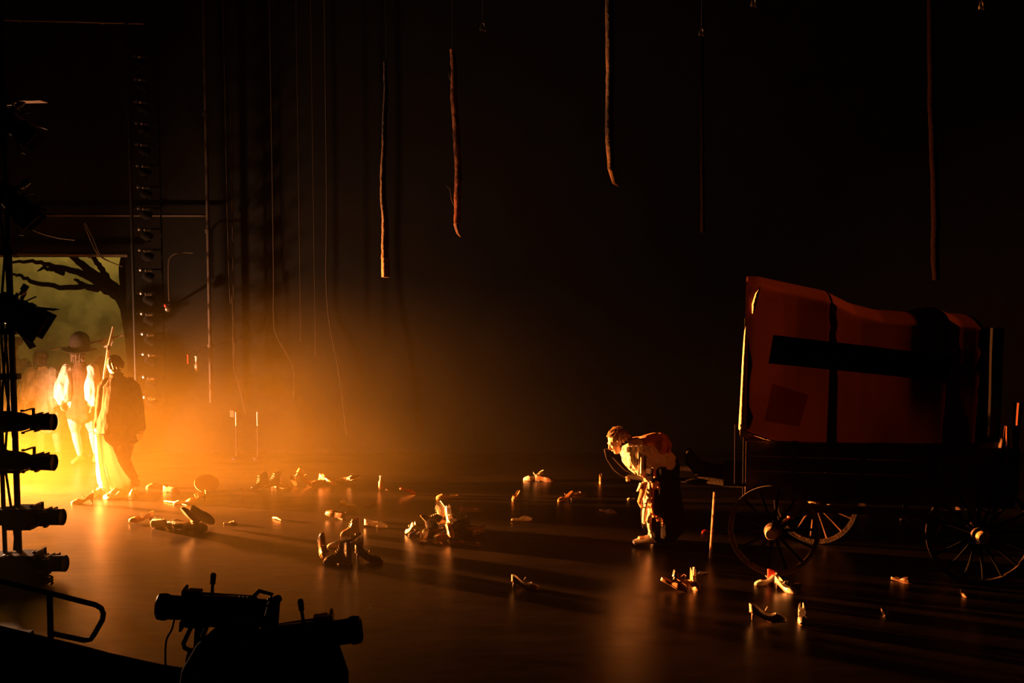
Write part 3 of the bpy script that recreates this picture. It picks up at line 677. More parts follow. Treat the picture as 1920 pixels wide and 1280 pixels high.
def hand(mb, wrist, d, palm_n, curl=.5, thumb=1, s=1.0):
    d = V(d).normalized(); n_ = V(palm_n); n_ = (n_ - d * n_.dot(d)).normalized(); x = d.cross(n_).normalized()
    w_ = V(wrist)
    mb.loft([(w_ - d * .02, .026 * s, .019 * s), (w_ + d * .02 * s, .031 * s, .017 * s), (w_ + d * .06 * s, .039 * s, .015 * s), (w_ + d * .088 * s, .037 * s, .012 * s)], 14, side=x)
    for i, L in enumerate((.072, .082, .077, .060)):
        b_ = w_ + d * (.086 - .004 * abs(i - 1.3)) * s + x * (.029 - .0195 * i) * s * thumb; p = b_; pts = [(b_ - d * .02 * s, .0088 * s, .0088 * s)]; a = .15
        for k, l in enumerate((.42, .32, .26)):
            pts.append((p, .0088 * s, .0085 * s)); a += curl * (1.1 if k else .8); p = p + (d * math.cos(a) + n_ * math.sin(a)) * L * l * s
        pts.append((p, .0068 * s, .0066 * s)); mb.loft(pts, 8, side=x)
    b_ = w_ + d * .02 * s + x * .026 * thumb * s
    mb.loft([(b_, .013 * s, .012 * s), (b_ + (d * .035 + x * .024 * thumb + n_ * .010) * s, .011 * s, .010 * s), (b_ + (d * .060 + x * .024 * thumb + n_ * .026) * s, .009 * s, .009 * s), (b_ + (d * .074 + x * .016 * thumb + n_ * .036) * s, .006 * s, .006 * s)], 9)
def limb(mb, pts, rs, side=None): mb.loft([(p, r, r * .94) for p, r in zip(pts, rs)], 16, side)
def body(root, J, face, up, skin='skin', voxel=.0075, curlL=.5, curlR=.5, hs=1.0):
    """J: joints in metres from the person's foot point, picture-aligned axes (x right, y upstage, z up)."""
    mb = MB(); g = {k: V(v) for k, v in J.items()}
    across = (g['shR'] - g['shL']).normalized()
    mb.loft([(g['pelvis'] - (g['chest'] - g['pelvis']).normalized() * .09, .12, .09), (g['pelvis'], .165, .115), (g['pelvis'].lerp(g['chest'], .5), .135, .10), (g['chest'], .165, .115), (g['chest'].lerp(g['neck'], .6), .165, .095), (g['neck'], .07, .06)], 22, side=across)
    mb.loft([(g['neck'] - (g['head'] - g['neck']) * .25, .062, .06), (g['neck'].lerp(g['head'], .45), .052, .054), (g['neck'].lerp(g['head'], .8), .05, .055)], 16)
    q, R = head_mesh(mb, g['head'], face, up, hs)
    for s_ in 'LR':
        limb(mb, [g['neck'].lerp(g['sh' + s_], .7), g['sh' + s_], g['sh' + s_].lerp(g['el' + s_], .5), g['el' + s_], g['el' + s_].lerp(g['wr' + s_], .35), g['wr' + s_]], [.05, .054, .045, .037, .038, .025])
        hd = g.get('hd' + s_, g['wr' + s_] - g['el' + s_]); hand(mb, g['wr' + s_], hd, g.get('pn' + s_, V((0, 1, 0))), curlL if s_ == 'L' else curlR, 1 if s_ == 'L' else -1)
        limb(mb, [g['pelvis'].lerp(g['hip' + s_], .6), g['hip' + s_], g['hip' + s_].lerp(g['kn' + s_], .5), g['kn' + s_], g['kn' + s_].lerp(g['an' + s_], .3), g['an' + s_]], [.09, .088, .074, .052, .054, .033])
        a = g['an' + s_]; t = g['toe' + s_]; hl = a - (t - a).normalized() * .05
        mb.loft([(V((hl.x, hl.y, a.z - .05)), .03, .03), (V((a.x, a.y, a.z - .04)), .034, .038), (a.lerp(t, .5) + V((0, 0, -.02)), .038, .03), (t, .036, .018)], 12, side=(t - a).cross(V((0, 0, 1))))
    o = mb.remesh('body', skin, root, voxel, 3)
    return q, R, g
def hair_cap(q, root, material, s=1.06, bun=False, locks=12, longer=0):
    mb = MB(); Rq = None
    c = q(0, -.02, .045); a = q(1, -.02, .045) - c; b_ = q(0, .98, .045) - c; d = q(0, -.02, 1.045) - c
    R = Matrix((a.normalized(), b_.normalized(), d.normalized())).transposed(); k = a.length
    mb.ball(c, (.082 * s * k, .092 * s * k, .084 * s * k), 20, R); mb.ball(q(0, -.045, -.025), (.076 * k, .058 * k, .098 * k), 18, R)
    if bun: mb.ball(q(0, -.115, .03), .042 * k, 14)
    for i in range(locks):
        t = 2 * PI * i / locks; x = .075 * math.cos(t); y = -.03 + .085 * math.sin(t)
        if y > .04: continue
        mb.tube([q(x * .8, y * .8, .09), q(x * 1.1, y * 1.15 - .01, .02), q(x * 1.1, y * 1.2 - .02, -.05 - longer)], [.018 * k, .02 * k, .007 * k], 7)
    return mb.remesh('hair', material, root, .008, 2, .006, 40)
def shoe_pair(root, g, material='black_leather'):
    for s_ in 'LR':
        a = g['an' + s_]; t = g['toe' + s_]; d = V((t.x - a.x, t.y - a.y, 0)).normalized(); sd_ = d.cross(V((0, 0, 1)))
        z0 = a.z - .085
        mb = MB(); base = V((a.x, a.y, z0))
        mb.loft([(base - d * .055 + V((0, 0, .045)), .036, .045), (base + V((0, 0, .055)), .042, .055), (base + d * .08 + V((0, 0, .045)), .044, .042), (base + d * .15 + V((0, 0, .035)), .046, .03), (base + d * .19 + V((0, 0, .03)), .036, .024)], 14, side=sd_)
        mb.loft([(base + V((0, 0, .06)), .045, .045), (base + V((0, 0, .12)), .042, .042)], 12, side=sd_)
        sh_ = mb.remesh('shoe', material, root, .008, 2)
        MB().loft([(base - d * .06 + V((0, 0, .008)), .034, .010), (base + d * .05 + V((0, 0, .008)), .036, .008), (base + d * .19 + V((0, 0, .010)), .034, .008)], 12, side=sd_).build('sole', 'sole_rubber', sh_)

# -- woman bent over, pulling the wagon
WP = G(1222, 1019); WP.z = 0
wr_ = thing('person', 'person bent double in a pale loose blouse and ragged skirt, pulling the wagon', 'person', WP)
sc_ = 1 / 176.0
def W(px, py, dy=0): 
    p = P(px, py, WP.y + dy); return p - WP
J = dict(pelvis=W(1240, 868, .02), chest=W(1203, 846, -.02), neck=W(1176, 835, -.05), head=W(1157, 829, -.08),
         shL=W(1188, 844, -.20), shR=W(1184, 840, .16), elL=W(1196, 872, -.24), elR=W(1192, 872, .2), wrL=W(1208, 893, -.20), wrR=W(1210, 893, .16),
         hipL=W(1236, 893, -.08), hipR=W(1244, 890, .1), knL=W(1218, 948, -.1), knR=W(1240, 945, .12), anL=W(1222, 1004, -.08), anR=W(1256, 1000, .14), toeL=W(1199, 1008, -.11), toeR=W(1238, 1006, .12),
         hdL=V((.35, .1, -1)), hdR=V((.3, -.1, -1)), pnL=V((1, .3, .2)), pnR=V((1, -.3, .2)))
q, R, g = body(wr_, J, V((-.86, -.18, -.42)), V((-.35, 0, .95)), voxel=.0075, curlL=.9, curlR=.9)
eyes(q, wr_)
hr = hair_cap(q, wr_, 'fair_hair', 1.05, bun=True, locks=14)
lk = MB()
for i in range(14):
    x = -.06 + .12 * i / 13; k = random.uniform(.7, 1.2)
    lk.tube([q(x, .06, .095), q(x * 1.2, .02, .125 * k + .0), q(x * 1.3, -.05, .13 + .015 * k), q(x * 1.4 + .01, -.11, .10 + .03 * k)], [.006, .012, .010, .003], 6)
lk.build('hair_strands', 'fair_hair', hr)
bl = MB()
ac = (g['shR'] - g['shL']).normalized()
bl.loft([(g['pelvis'] + V((.02, 0, .0)), .20, .15), (g['pelvis'].lerp(g['chest'], .5) + V((0, 0, -.01)), .19, .135), (g['chest'] + V((0, 0, -.02)), .20, .14), (g['neck'].lerp(g['chest'], .35), .16, .11), (g['neck'] + V((-.0, 0, -.0)), .085, .08)], 30, side=ac, flute=.02, nfl=11)
for s_, yy in (('L', -1), ('R', 1)):
    bl.loft([(g['chest'].lerp(g['sh' + s_], .6), .09, .10), (g['sh' + s_] + V((-.02, .03 * yy * -1, -.01)), .105, .12), (g['sh' + s_].lerp(g['el' + s_], .55) + V((0, 0, 0)), .10, .125), (g['el' + s_] + V((.01, 0, -.0)), .08, .10), (g['el' + s_].lerp(g['wr' + s_], .55), .05, .055)], 26, side=(0, 1, 0), flute=.05, nfl=9)
bo = bl.remesh('blouse', 'cream_cloth', wr_, .0085, 2, .012, 16)
# open hanging cuff and lapel folds of the near sleeve
MB().grid(lambda u_, v_: W(1196 + 18 * u_, 846 + 8 * u_ + v_ * (46 - 22 * u_), -.34 + .05 * math.sin(u_ * 12) * v_ + .03 * v_), 22, 16).build('cuff', 'cream_cloth', bo, fix=False).modifiers.new('s', 'SOLIDIFY').thickness = .006
MB().grid(lambda u_, v_: W(1174 + 30 * u_, 838 - 4 * u_ + v_ * 10, -.28 + .04 * v_ - .02 * math.sin(u_ * 20)), 22, 6).build('collar', 'cream_cloth', bo, fix=False).modifiers.new('s', 'SOLIDIFY').thickness = .006
# shawl standing off the back
def shawl(u_, v_):
    top = [(1186, 821), (1203, 818), (1222, 813), (1240, 811), (1252, 818), (1259, 834)]; bot = [(1190, 842), (1205, 838), (1222, 842), (1238, 850), (1250, 854), (1256, 846)]
    k = min(4, int(u_ * 5)); t = u_ * 5 - k
    a = V(top[k]).lerp(V(top[k + 1]), t); b_ = V(bot[k]).lerp(V(bot[k + 1]), t); c = a.lerp(b_, v_)
    return W(c.x, c.y, -.10 + .28 * (1 - v_) - .10 * math.sin(PI * v_) + .03 * math.sin(u_ * 17))
MB().grid(shawl, 40, 16).build('shawl', 'rust_cloth', wr_, fix=False).modifiers.new('s', 'SOLIDIFY').thickness = .008
def shawl2(u_, v_):
    p = V(shawl(u_, 0)); q_ = V(shawl(u_, 0)) + V((.02, .30, -.22)); return p.lerp(q_, v_)
MB().grid(shawl2, 30, 8).build('shawl_lining', 'rust_cloth', wr_, fix=False).modifiers.new('s', 'SOLIDIFY').thickness = .008
# scarf at the nape
MB().loft([(W(1168, 832, -.12), .05, .05), (W(1180, 830, -.02), .07, .055), (W(1196, 829, .0), .09, .05), (W(1210, 835, .0), .05, .03)], 14).remesh('scarf', 'dark_wool', wr_, .01, 2, .006, 20)
# skirt: dark underskirt and orange rag strips
MB().loft([(W(1240, 872), .19, .17), (W(1239, 900), .19, .18), (W(1240, 940), .21, .21), (W(1242, 972, .02), .22, .23), (W(1244, 985, .02), .215, .23)], 40, side=(1, 0, 0), flute=.06, nfl=9).remesh('skirt', 'dark_wool', wr_, .011, 2, .02, 9)
MB().loft([(W(1232, 884, -.0), .20, .20), (W(1232, 894, -.0), .205, .20)], 30, side=(1, 0, 0), round_ends=False).build('waistband', 'dark_wool', wr_)
rg_ = bpy.data.objects.new('rag_strips', None)
def strip(pts, ws, material='cream_cloth', Y=-.20):
    n = len(pts)
    def fn(u_, v_):
        k = min(n - 2, int(v_ * (n - 1))); t = v_ * (n - 1) - k
        a = V(pts[k]).lerp(V(pts[k + 1]), t); w_ = ws[k] * (1 - t) + ws[k + 1] * t
        return W(a.x + (u_ - .5) * w_, a.y, Y + .03 * math.sin(v_ * 8 + a.x) - .02 * math.sin(u_ * PI))
    o = MB().grid(fn, 4, 26).build('rag_strip', material, wr_, fix=False); o.modifiers.new('s', 'SOLIDIFY').thickness = .005
for s_ in [([(1203, 905), (1199, 915), (1196, 921)], [6, 5, 4], -.22), ([(1209, 903), (1204, 925), (1199, 940), (1203, 952)], [9, 9, 7, 3], -.24), ([(1214, 905), (1210, 930), (1212, 950), (1207, 975), (1208, 982)], [8, 9, 8, 6, 2], -.2),
           ([(1218, 904), (1216, 935), (1219, 960), (1217, 985), (1220, 998)], [6, 8, 7, 6, 3], -.23), ([(1224, 905), (1223, 930), (1221, 950), (1226, 970)], [6, 5, 6, 3], -.25), ([(1213, 935), (1208, 958), (1206, 980)], [5, 6, 3], -.26),
           ([(1214, 975), (1219, 995), (1222, 1008)], [4, 5, 3], -.2), ([(1235, 905), (1234, 918)], [3, 2], -.26)]: strip(*s_[:2], 'cream_cloth' if random.random() < .5 else 'rust_cloth', s_[2])
for s_ in [([(1254, 958), (1252, 980), (1256, 990)], [3, 9, 8], -.05), ([(1256, 985), (1260, 1002)], [5, 2], -.05), ([(1250, 980), (1253, 1000)], [4, 2], -.05), ([(1231, 965), (1234, 978)], [5, 4], -.25), ([(1242, 972), (1243, 985)], [3, 2], -.25), ([(1227, 880), (1228, 896)], [4, 4], -.27)]: strip(*s_, ) if False else strip(s_[0], s_[1], 'rust_cloth', s_[2])
shoe_pair(wr_, g, 'white_leather')
MB().tube([q(.03, .10, -.03)] + [W(a, b_, -.14) for a, b_ in ((1133, 842), (1137, 860), (1150, 880), (1166, 893), (1176, 897))], .0045, 6).build('mouth_rope', 'rope_fibre', wr_)
MB().tube([W(a, b_, -.12) for a, b_ in ((1149, 858), (1160, 870), (1172, 882), (1190, 890), (1200, 894))], .0045, 6).build('mouth_rope', 'rope_fibre', wr_)

# -- man in dark coat with trailing white cloth
MP = G(225, 925); MP.z = 0
mn = thing('person', 'person seen from behind in a dark flared coat, white cloth trailing to the floor', 'person', MP)
def Mn(px, py, dy=0): return P(px, py, MP.y + dy) - MP
J = dict(pelvis=Mn(224, 800), chest=Mn(223, 738), neck=Mn(219, 704), head=Mn(213, 684), shL=Mn(197, 722, .03), shR=Mn(249, 722, .0),
         elL=Mn(191, 765, .02), elR=Mn(259, 768), wrL=Mn(186, 803, .0), wrR=Mn(262, 806, -.02), hipL=Mn(212, 812), hipR=Mn(236, 812), knL=Mn(210, 862, .02), knR=Mn(233, 862, -.02),
         anL=Mn(212, 908, .05), anR=Mn(251, 900, .03), toeL=Mn(190, 914, .05), toeR=Mn(238, 914, -.05), hdL=V((-.1, 0, -1)), hdR=V((.05, 0, -1)), pnL=V((1, 0, 0)), pnR=V((-1, 0, 0)))
q, R, g = body(mn, J, V((-.75, .62, -.05)), V((0, 0, 1)), curlR=.8)
eyes(q, mn); hair_cap(q, mn, 'dark_hair', 1.04)
ct = MB()
ct.loft([(Mn(224, 812), .285, .19), (Mn(224, 790), .27, .185), (Mn(223, 765), .225, .165), (Mn(223, 740), .205, .15), (Mn(222, 722), .20, .13), (Mn(220, 711), .13, .10), (Mn(219, 704), .075, .07)], 34, side=(1, 0, 0), flute=.015, nfl=9)
for s_ in 'LR':
    k = -1 if s_ == 'L' else 1
    ct.loft([(g['neck'].lerp(g['sh' + s_], .75), .075, .08), (g['sh' + s_] + V((0, 0, -.02)), .082, .088), (g['el' + s_], .07, .08), (g['wr' + s_] + V((k * .005, 0, .03)), .062, .07)], 20, side=(0, 1, 0))
co = ct.remesh('coat', 'dark_wool', mn, .009, 3, .014, 10)
MB().lathe([(0, .075), (.035, .085), (.05, .08)], Mn(219, 708), (-.05, 0, 1), 22).build('collar', 'dark_wool', co)
for s_, off in (('L', -.0), ('R', .0)):
    MB().lathe([(0, .052), (.03, .062), (.05, .055)], g['wr' + s_] + V((0, 0, -.045)), (0, 0, 1), 16).build('cuff', 'white_cloth', co)
# legs: trousers
tm = MB()
for s_ in 'LR': tm.loft([(g['pelvis'].lerp(g['hip' + s_], .5) + V((0, 0, .08)), .11, .11), (g['hip' + s_], .11, .12), (g['hip' + s_].lerp(g['kn' + s_], .5), .10, .105), (g['kn' + s_], .078, .085), (g['kn' + s_].lerp(g['an' + s_], .5), .068, .075), (g['an' + s_] + V((0, 0, .03)), .058, .065)], 20, side=(1, 0, 0))
tm.remesh('trousers', 'brown_wool', mn, .009, 3, .008, 12)
shoe_pair(mn, g, 'brown_leather')
# white skirt-like cloth over the left side with train
L_ = [(1.0, 180, 210, 812), (1, 180, 215, 835), (1, 181, 222, 860), (1, 182, 236, 885), (1, 184, 248, 903), (1, 190, 252, 918), (1, 196, 252, 926)]
rg = []
for _, x0, x1, y in L_:
    c = Mn((x0 + x1) / 2, y, -.02); a = (x1 - x0) / 2 / 147.0
    ring = []
    for j in range(48):
        th = 2 * PI * j / 48; k = 1 + .05 * math.sin(7 * th + y * .02) + .03 * math.sin(13 * th + 1 + y * .03)
        ring.append(V((c.x + a * k * math.cos(th), c.y + .17 * k * math.sin(th), max(c.z, .012))))
    rg.append(ring)
MB().rings(rg).build('white_cloth_wrap', 'thin_white_cloth', mn)
def train(u_, v_):
    x = 186 + 78 * u_; z = .07 + .13 * noise.noise(V((u_ * 7, v_ * 5, 2))) + .05 * math.sin(PI * v_) * (.6 + .4 * math.sin(u_ * 14))
    b_ = G(x, 926) - MP
    return V((b_.x, b_.y - .30 + .30 * v_ + .04 * math.sin(u_ * 11), max(.008, .7 * z * math.sin(PI * min(1, max(.0, v_))) ** .5)))
MB().grid(train, 60, 26).build('white_cloth_train', 'white_cloth', mn, fix=False).modifiers.new('s', 'SOLIDIFY').thickness = .006
# bright cup in his right hand
cu = thing('enamel_cup', 'small white cup held in the hand of the coated person', 'cup', Mn(262, 824, -.08) + MP)
MB().lathe([(0, .03), (.004, .034), (.08, .042), (.08, .038), (.01, .028), (.009, .001)], seg=20).build('bowl', 'white_enamel', cu)
MB().tube([(.04, 0, .065), (.065, 0, .06), (.065, 0, .03), (.037, 0, .02)], .005, 8).build('handle', 'white_enamel', cu)
# long pole
po = thing('wooden_pole', 'long pale staff rising beside the coated person, brightly lit', 'pole', Mn(190, 760, .12) + MP); pb = po.location.copy()
pts = [P(a, b_, MP.y + .12) - pb for a, b_ in ((188, 790), (196, 700), (203, 655), (213, 612))]
MB().tube(pts, [.015, .015, .018, .016], 12).build('shaft', 'white_leather', po)
MB().tube([pts[2], pts[2].lerp(pts[3], .15)], .024, 12).build('ferrule', 'dull_steel', po)

# -- figures further back
def backer(label, px, py, h, build, facing=1, **kw):
    B = G(px, py); B.z = 0
    r = thing('person', label, 'person', B); k = h
    return r, B
def stand_pose(h, lean=0, legs='walk', arm=.1):
    s = h / 1.75
    D = dict(pelvis=(0, 0, .95), chest=(0 + lean, 0, 1.25), neck=(lean * 1.5, 0, 1.48), head=(lean * 1.7, 0, 1.63), shL=(-.18 + lean, 0, 1.41), shR=(.18 + lean, 0, 1.41),
             elL=(-.25 + lean, -.04, 1.13), elR=(.25 + lean, -.04, 1.13), wrL=(-.22 + lean, -.12, .90), wrR=(.22 + lean, -.12, .90), hipL=(-.09, 0, .9), hipR=(.09, 0, .9),
             knL=(-.10, -.03, .49), knR=(.12, .04, .49), anL=(-.12, .0, .085), anR=(.14, .1, .085), toeL=(-.16, -.14, .03), toeR=(.20, -.04, .03), hdL=(.1, 0, -1), hdR=(-.1, 0, -1), pnL=(1, 0, 0), pnR=(-1, 0, 0))
    return {k: V(v) * s if k[:2] not in ('hd', 'pn') else V(v) for k, v in D.items()}
def puff(mb, a, b_, r0, r1, seg=22): mb.loft([(a, r0, r0), (a.lerp(b_, .45) + V((0, 0, -.02)), r1, r1), (a.lerp(b_, .85), r1 * .85, r1 * .85), (b_, .045, .045)], seg, side=(0, 1, 0), flute=.05, nfl=8)

# hatted figure
r, B = backer('person in a big wide brimmed hat, puffed white sleeves and knee breeches', 156, 866, 1.68, None)
J = stand_pose(1.68); J['elL'] += V((-.06, -.04, 0)); J['wrL'] += V((-.04, 0, .02)); J['anL'] = V((-.04, 0, .085)); J['toeL'] = V((-.07, -.13, .03)); J['anR'] = V((.15, .12, .085)); J['knR'] = V((.13, .06, .47))
q, R, g = body(r, J, V((.3, .95, 0)), V((0, 0, 1)), voxel=.010)
hair_cap(q, r, 'dark_hair', 1.08, longer=.06)
k_ = MB().loft([(g['pelvis'] + V((0, 0, -.05)), .19, .15), (g['pelvis'], .18, .14), (g['chest'], .19, .14), (g['chest'].lerp(g['neck'], .6), .17, .12), (g['neck'], .09, .08)], 26, side=(1, 0, 0))
k_.loft([(g['pelvis'] + V((0, 0, -.02)), .19, .15), (g['pelvis'] + V((0, 0, -.2)), .23, .18)], 26, side=(1, 0, 0), flute=.05, nfl=8)
jk = k_.remesh('doublet', 'brown_wool', r, .011, 3, .01, 10)
for s_ in 'LR':
    m_ = MB(); puff(m_, g['sh' + s_], g['wr' + s_], .10, .15 if s_ == 'L' else .12); m_.remesh('puffed_sleeve', 'white_cloth', jk, .011, 2, .018, 12)
m_ = MB()
for s_ in 'LR': m_.loft([(g['pelvis'], .12, .12), (g['hip' + s_], .125, .13), (g['hip' + s_].lerp(g['kn' + s_], .6), .11, .115), (g['kn' + s_] + V((0, 0, .01)), .07, .075)], 20, side=(1, 0, 0))
m_.remesh('breeches', 'cream_cloth', r, .011, 3, .012, 12)
m_ = MB()
for s_ in 'LR': m_.loft([(g['kn' + s_], .058, .058), (g['kn' + s_].lerp(g['an' + s_], .35), .060, .062), (g['an' + s_] + V((0, 0, .02)), .040, .042)], 16, side=(1, 0, 0))
m_.remesh('stockings', 'white_cloth', r, .010, 2)
shoe_pair(r, g, 'tan_leather')
hc = q(0, -.01, .05)
ht = MB().lathe([(0, .25), (.006, .255), (.03, .20), (.04, .155), (.06, .150), (.16, .145), (.23, .125), (.275, .08), (.295, .03), (.30, 0)], hc + V((0, 0, .0)), (.05, 0, 1), 32)
ht.v = [p + V((0, 0, .05 * (abs(p.x - hc.x) / .27) ** 2 * (1 if p.z < hc.z + .05 else 0))) for p in ht.v]
ht.build('hat', 'dark_felt', r)
# halberd-like horizontal pole
hp = thing('wooden_pole', 'dark pole carried level across the shoulders behind the hatted person', 'pole', P(105, 654, 17.35)); hb = hp.location.copy()
MB().tube([P(96, 655, 17.35) - hb, P(160, 645, 17.35) - hb, P(232, 628, 17.35) - hb], .014, 8).build('shaft', 'dark_wood', hp)
MB().add([P(a, b_, 17.33) - hb for a, b_ in ((186, 642), (200, 632), (214, 634), (208, 650), (196, 652))] + [P(a, b_, 17.37) - hb for a, b_ in ((186, 642), (200, 632), (214, 634), (208, 650), (196, 652))], [(0, 1, 2, 3, 4), (9, 8, 7, 6, 5)] + [(i, i + 5, (i + 1) % 5 + 5, (i + 1) % 5) for i in range(5)]).build('blade', 'dull_steel', hp, smooth=False)

# curly headed figure on the left
r, B = backer('person with bushy hair in a full sleeved pale coat, left of the hatted one', 90, 861, 1.68, None)
J = stand_pose(1.60, -.03); J['elL'] += V((-.08, 0, .02)); J['wrL'] += V((-.04, -.02, .04))
q, R, g = body(r, J, V((.1, 1, 0)), V((0, 0, 1)), voxel=.010)
hair_cap(q, r, 'dark_hair', 1.3, locks=16, longer=.05)
k_ = MB().loft([(g['pelvis'] + V((0, 0, -.32)), .24, .19), (g['pelvis'], .19, .15), (g['chest'], .19, .14), (g['chest'].lerp(g['neck'], .6), .17, .12), (g['neck'], .09, .08)], 26, side=(1, 0, 0), flute=.03, nfl=9)
for s_ in 'LR': puff(k_, g['sh' + s_], g['wr' + s_], .10, .15 if s_ == 'L' else .10)
k_.remesh('coat', 'cream_cloth', r, .011, 3, .018, 10)
m_ = MB()
for s_ in 'LR': m_.loft([(g['pelvis'], .11, .11), (g['hip' + s_], .11, .12), (g['kn' + s_], .065, .07), (g['kn' + s_].lerp(g['an' + s_], .35), .062, .062), (g['an' + s_] + V((0, 0, .02)), .042, .042)], 18, side=(1, 0, 0))
m_.remesh('stockings', 'white_cloth', r, .010, 2)
shoe_pair(r, g, 'tan_leather')
# two dark figures further left, mostly lost in the haze
for px, py, hh, hat, lab in ((30, 856, 1.74, True, 'person in dark clothes and a soft cap at the far left of the group'), (196, 852, 1.45, False, 'person mostly hidden between the hatted one and the coated one')):
    r, B = backer(lab, px, py, hh, None); J = stand_pose(hh)
    q, R, g = body(r, J, V((.2, 1, 0)), V((0, 0, 1)), voxel=.011); hair_cap(q, r, 'dark_hair', 1.15)
    k_ = MB().loft([(g['pelvis'] + V((0, 0, -.5)), .27, .22), (g['pelvis'], .21, .17), (g['chest'], .20, .15), (g['chest'].lerp(g['neck'], .6), .18, .12), (g['neck'], .09, .08)], 24, side=(1, 0, 0), flute=.03, nfl=8)
    for s_ in 'LR': k_.loft([(g['sh' + s_], .085, .09), (g['el' + s_], .075, .08), (g['wr' + s_] + V((0, 0, .02)), .06, .06)], 16, side=(0, 1, 0))
    k_.remesh('cloak', 'brown_wool', r, .012, 3, .012, 9)
    if hat:
        MB().ball(q(0, -.02, .10), (.16, .17, .085), 18).remesh('cap', 'dark_felt', r, .011, 3, .02, 14)
    shoe_pair(r, g, 'brown_leather')

# ------------------------------------------------------------------ shoes and litter on the floor
def make_shoe(kind, material):
    """toe towards -x, length .27, heel at +x, sole on z=0. returns (root, list of parts)"""
    L = .27; root = thing('shoe', '', 'shoe')
    heel = {'flat': .022, 'pump': .07, 'boot': .03, 'slip': .012}[kind]
    def zo(t):
        return heel * (0 if t < .35 else (lambda q_: q_ * q_ * (3 - 2 * q_))((t - .35) / .65)) + .006
    def wd(t):
        pts = [(0, .012), (.06, .030), (.2, .043), (.35, .046), (.55, .034), (.8, .033), (.95, .028), (1, .014)]
        for (a, x), (b_, y) in zip(pts, pts[1:]):
            if a <= t <= b_: return x + (y - x) * (t - a) / (b_ - a)
    def ht(t):
        if kind == 'boot': pts = [(0, .02), (.1, .045), (.3, .065), (.48, .09), (.62, .19), (.9, .2), (1, .19)]
        elif kind == 'slip': pts = [(0, .018), (.1, .034), (.3, .048), (.45, .045), (.6, .02), (1, .02)]
        else: pts = [(0, .018), (.1, .034), (.3, .050), (.45, .055 if kind == 'flat' else .036), (.6, .05 if kind == 'flat' else .03), (.85, .052), (1, .062)]
        for (a, x), (b_, y) in zip(pts, pts[1:]):
            if a <= t <= b_: return x + (y - x) * (t - a) / (b_ - a)
    rg = []; n = 26; opn = .56 if kind == 'boot' else (.40 if kind == 'flat' else .30)
    for i in range(n + 1):
        t = i / n; x = -L / 2 + L * t; w_ = wd(t); h = ht(t); z = zo(t)
        outer = [(-w_ * .9, 0), (-w_, h * .35), (-w_ * .93, h * .7), (-w_ * .78 if t < opn else -w_ * .86, h)]
        if t < opn: inner = [(-w_ * .62, h * 1.07), (-w_ * .38, h * 1.14), (-w_ * .12, h * 1.18)]
        else: inner = [(-w_ * .74, h * .98), (-w_ * .72, .016), (-w_ * .2, .012)]
        ring = [V((x, a, z + b_)) for a, b_ in outer + inner] + [V((x, -a, z + b_)) for a, b_ in (outer + inner)[::-1]]
        rg.append(ring)
    MB().rings(rg).build('upper', material, root)
    so = []
    for i in range(n + 1):
        t = i / n; x = -L / 2 - .003 + (L + .006) * t; w_ = wd(t) * 1.06; z = zo(t); th = .007
        so.append([V((x, -w_, z)), V((x, w_, z)), V((x, w_, z - th + .001)), V((x, -w_, z - th + .001))])
    MB().rings(so).build('sole', 'sole_leather' if kind != 'flat' else 'sole_rubber', root)
    if kind == 'pump': MB().loft([(V((L / 2 - .035, 0, heel)), .026, .022), (V((L / 2 - .022, 0, heel * .5)), .013, .013), (V((L / 2 - .018, 0, .002)), .009, .009)], 12, side=(0, 1, 0), round_ends=False).build('heel', 'sole_rubber', root)
    elif kind != 'slip': MB().box((L / 2 - .035, 0, heel / 2), (.065, .058, heel), None).build('heel', 'sole_rubber', root, smooth=False)
    if kind == 'boot':
        for k in range(4): MB().tube([(-.03 + .012 * k, -.022, .09 + .03 * k), (-.035 + .012 * k, 0, .10 + .03 * k), (-.03 + .012 * k, .022, .09 + .03 * k)], .003, 5).build('lace', 'cream_cloth', root)
    if kind == 'pump': MB().tube([(.02, -.035, .075), (.0, -.02, .105), (.0, .02, .105), (.02, .035, .075)], .004, 6).build('strap', material, root)
    return root
protos = {}
def shoe(kind, material, px, py, rz, label, tilt=0, roll=0, s=1.0, z=0, group='shoes scattered over the stage floor'):
    key = (kind, material)
    if key not in protos: o = protos[key] = make_shoe(kind, material)
    else: o = copy_tree(protos[key])
    p = G(px, py, z)
    o.rotation_euler = (math.radians(roll), math.radians(tilt), math.radians(rz)); o.scale = (s, s, s)
    # rest the lowest corner on the floor
    R_ = o.rotation_euler.to_matrix(); H = {'boot': .22, 'pump': .13, 'flat': .075, 'slip': .06}[kind]
    low = min((R_ @ V((x, y, zz))).z for x in (-.135, .135) for y in (-.043, .043) for zz in (0, H)) * s
    o.location = (p.x, p.y, z - low)
    o['label'] = label; o['group'] = group
    return o
Wl, Tn, Br, Bk, Rd = 'white_leather', 'tan_leather', 'brown_leather', 'black_leather', 'red_leather'
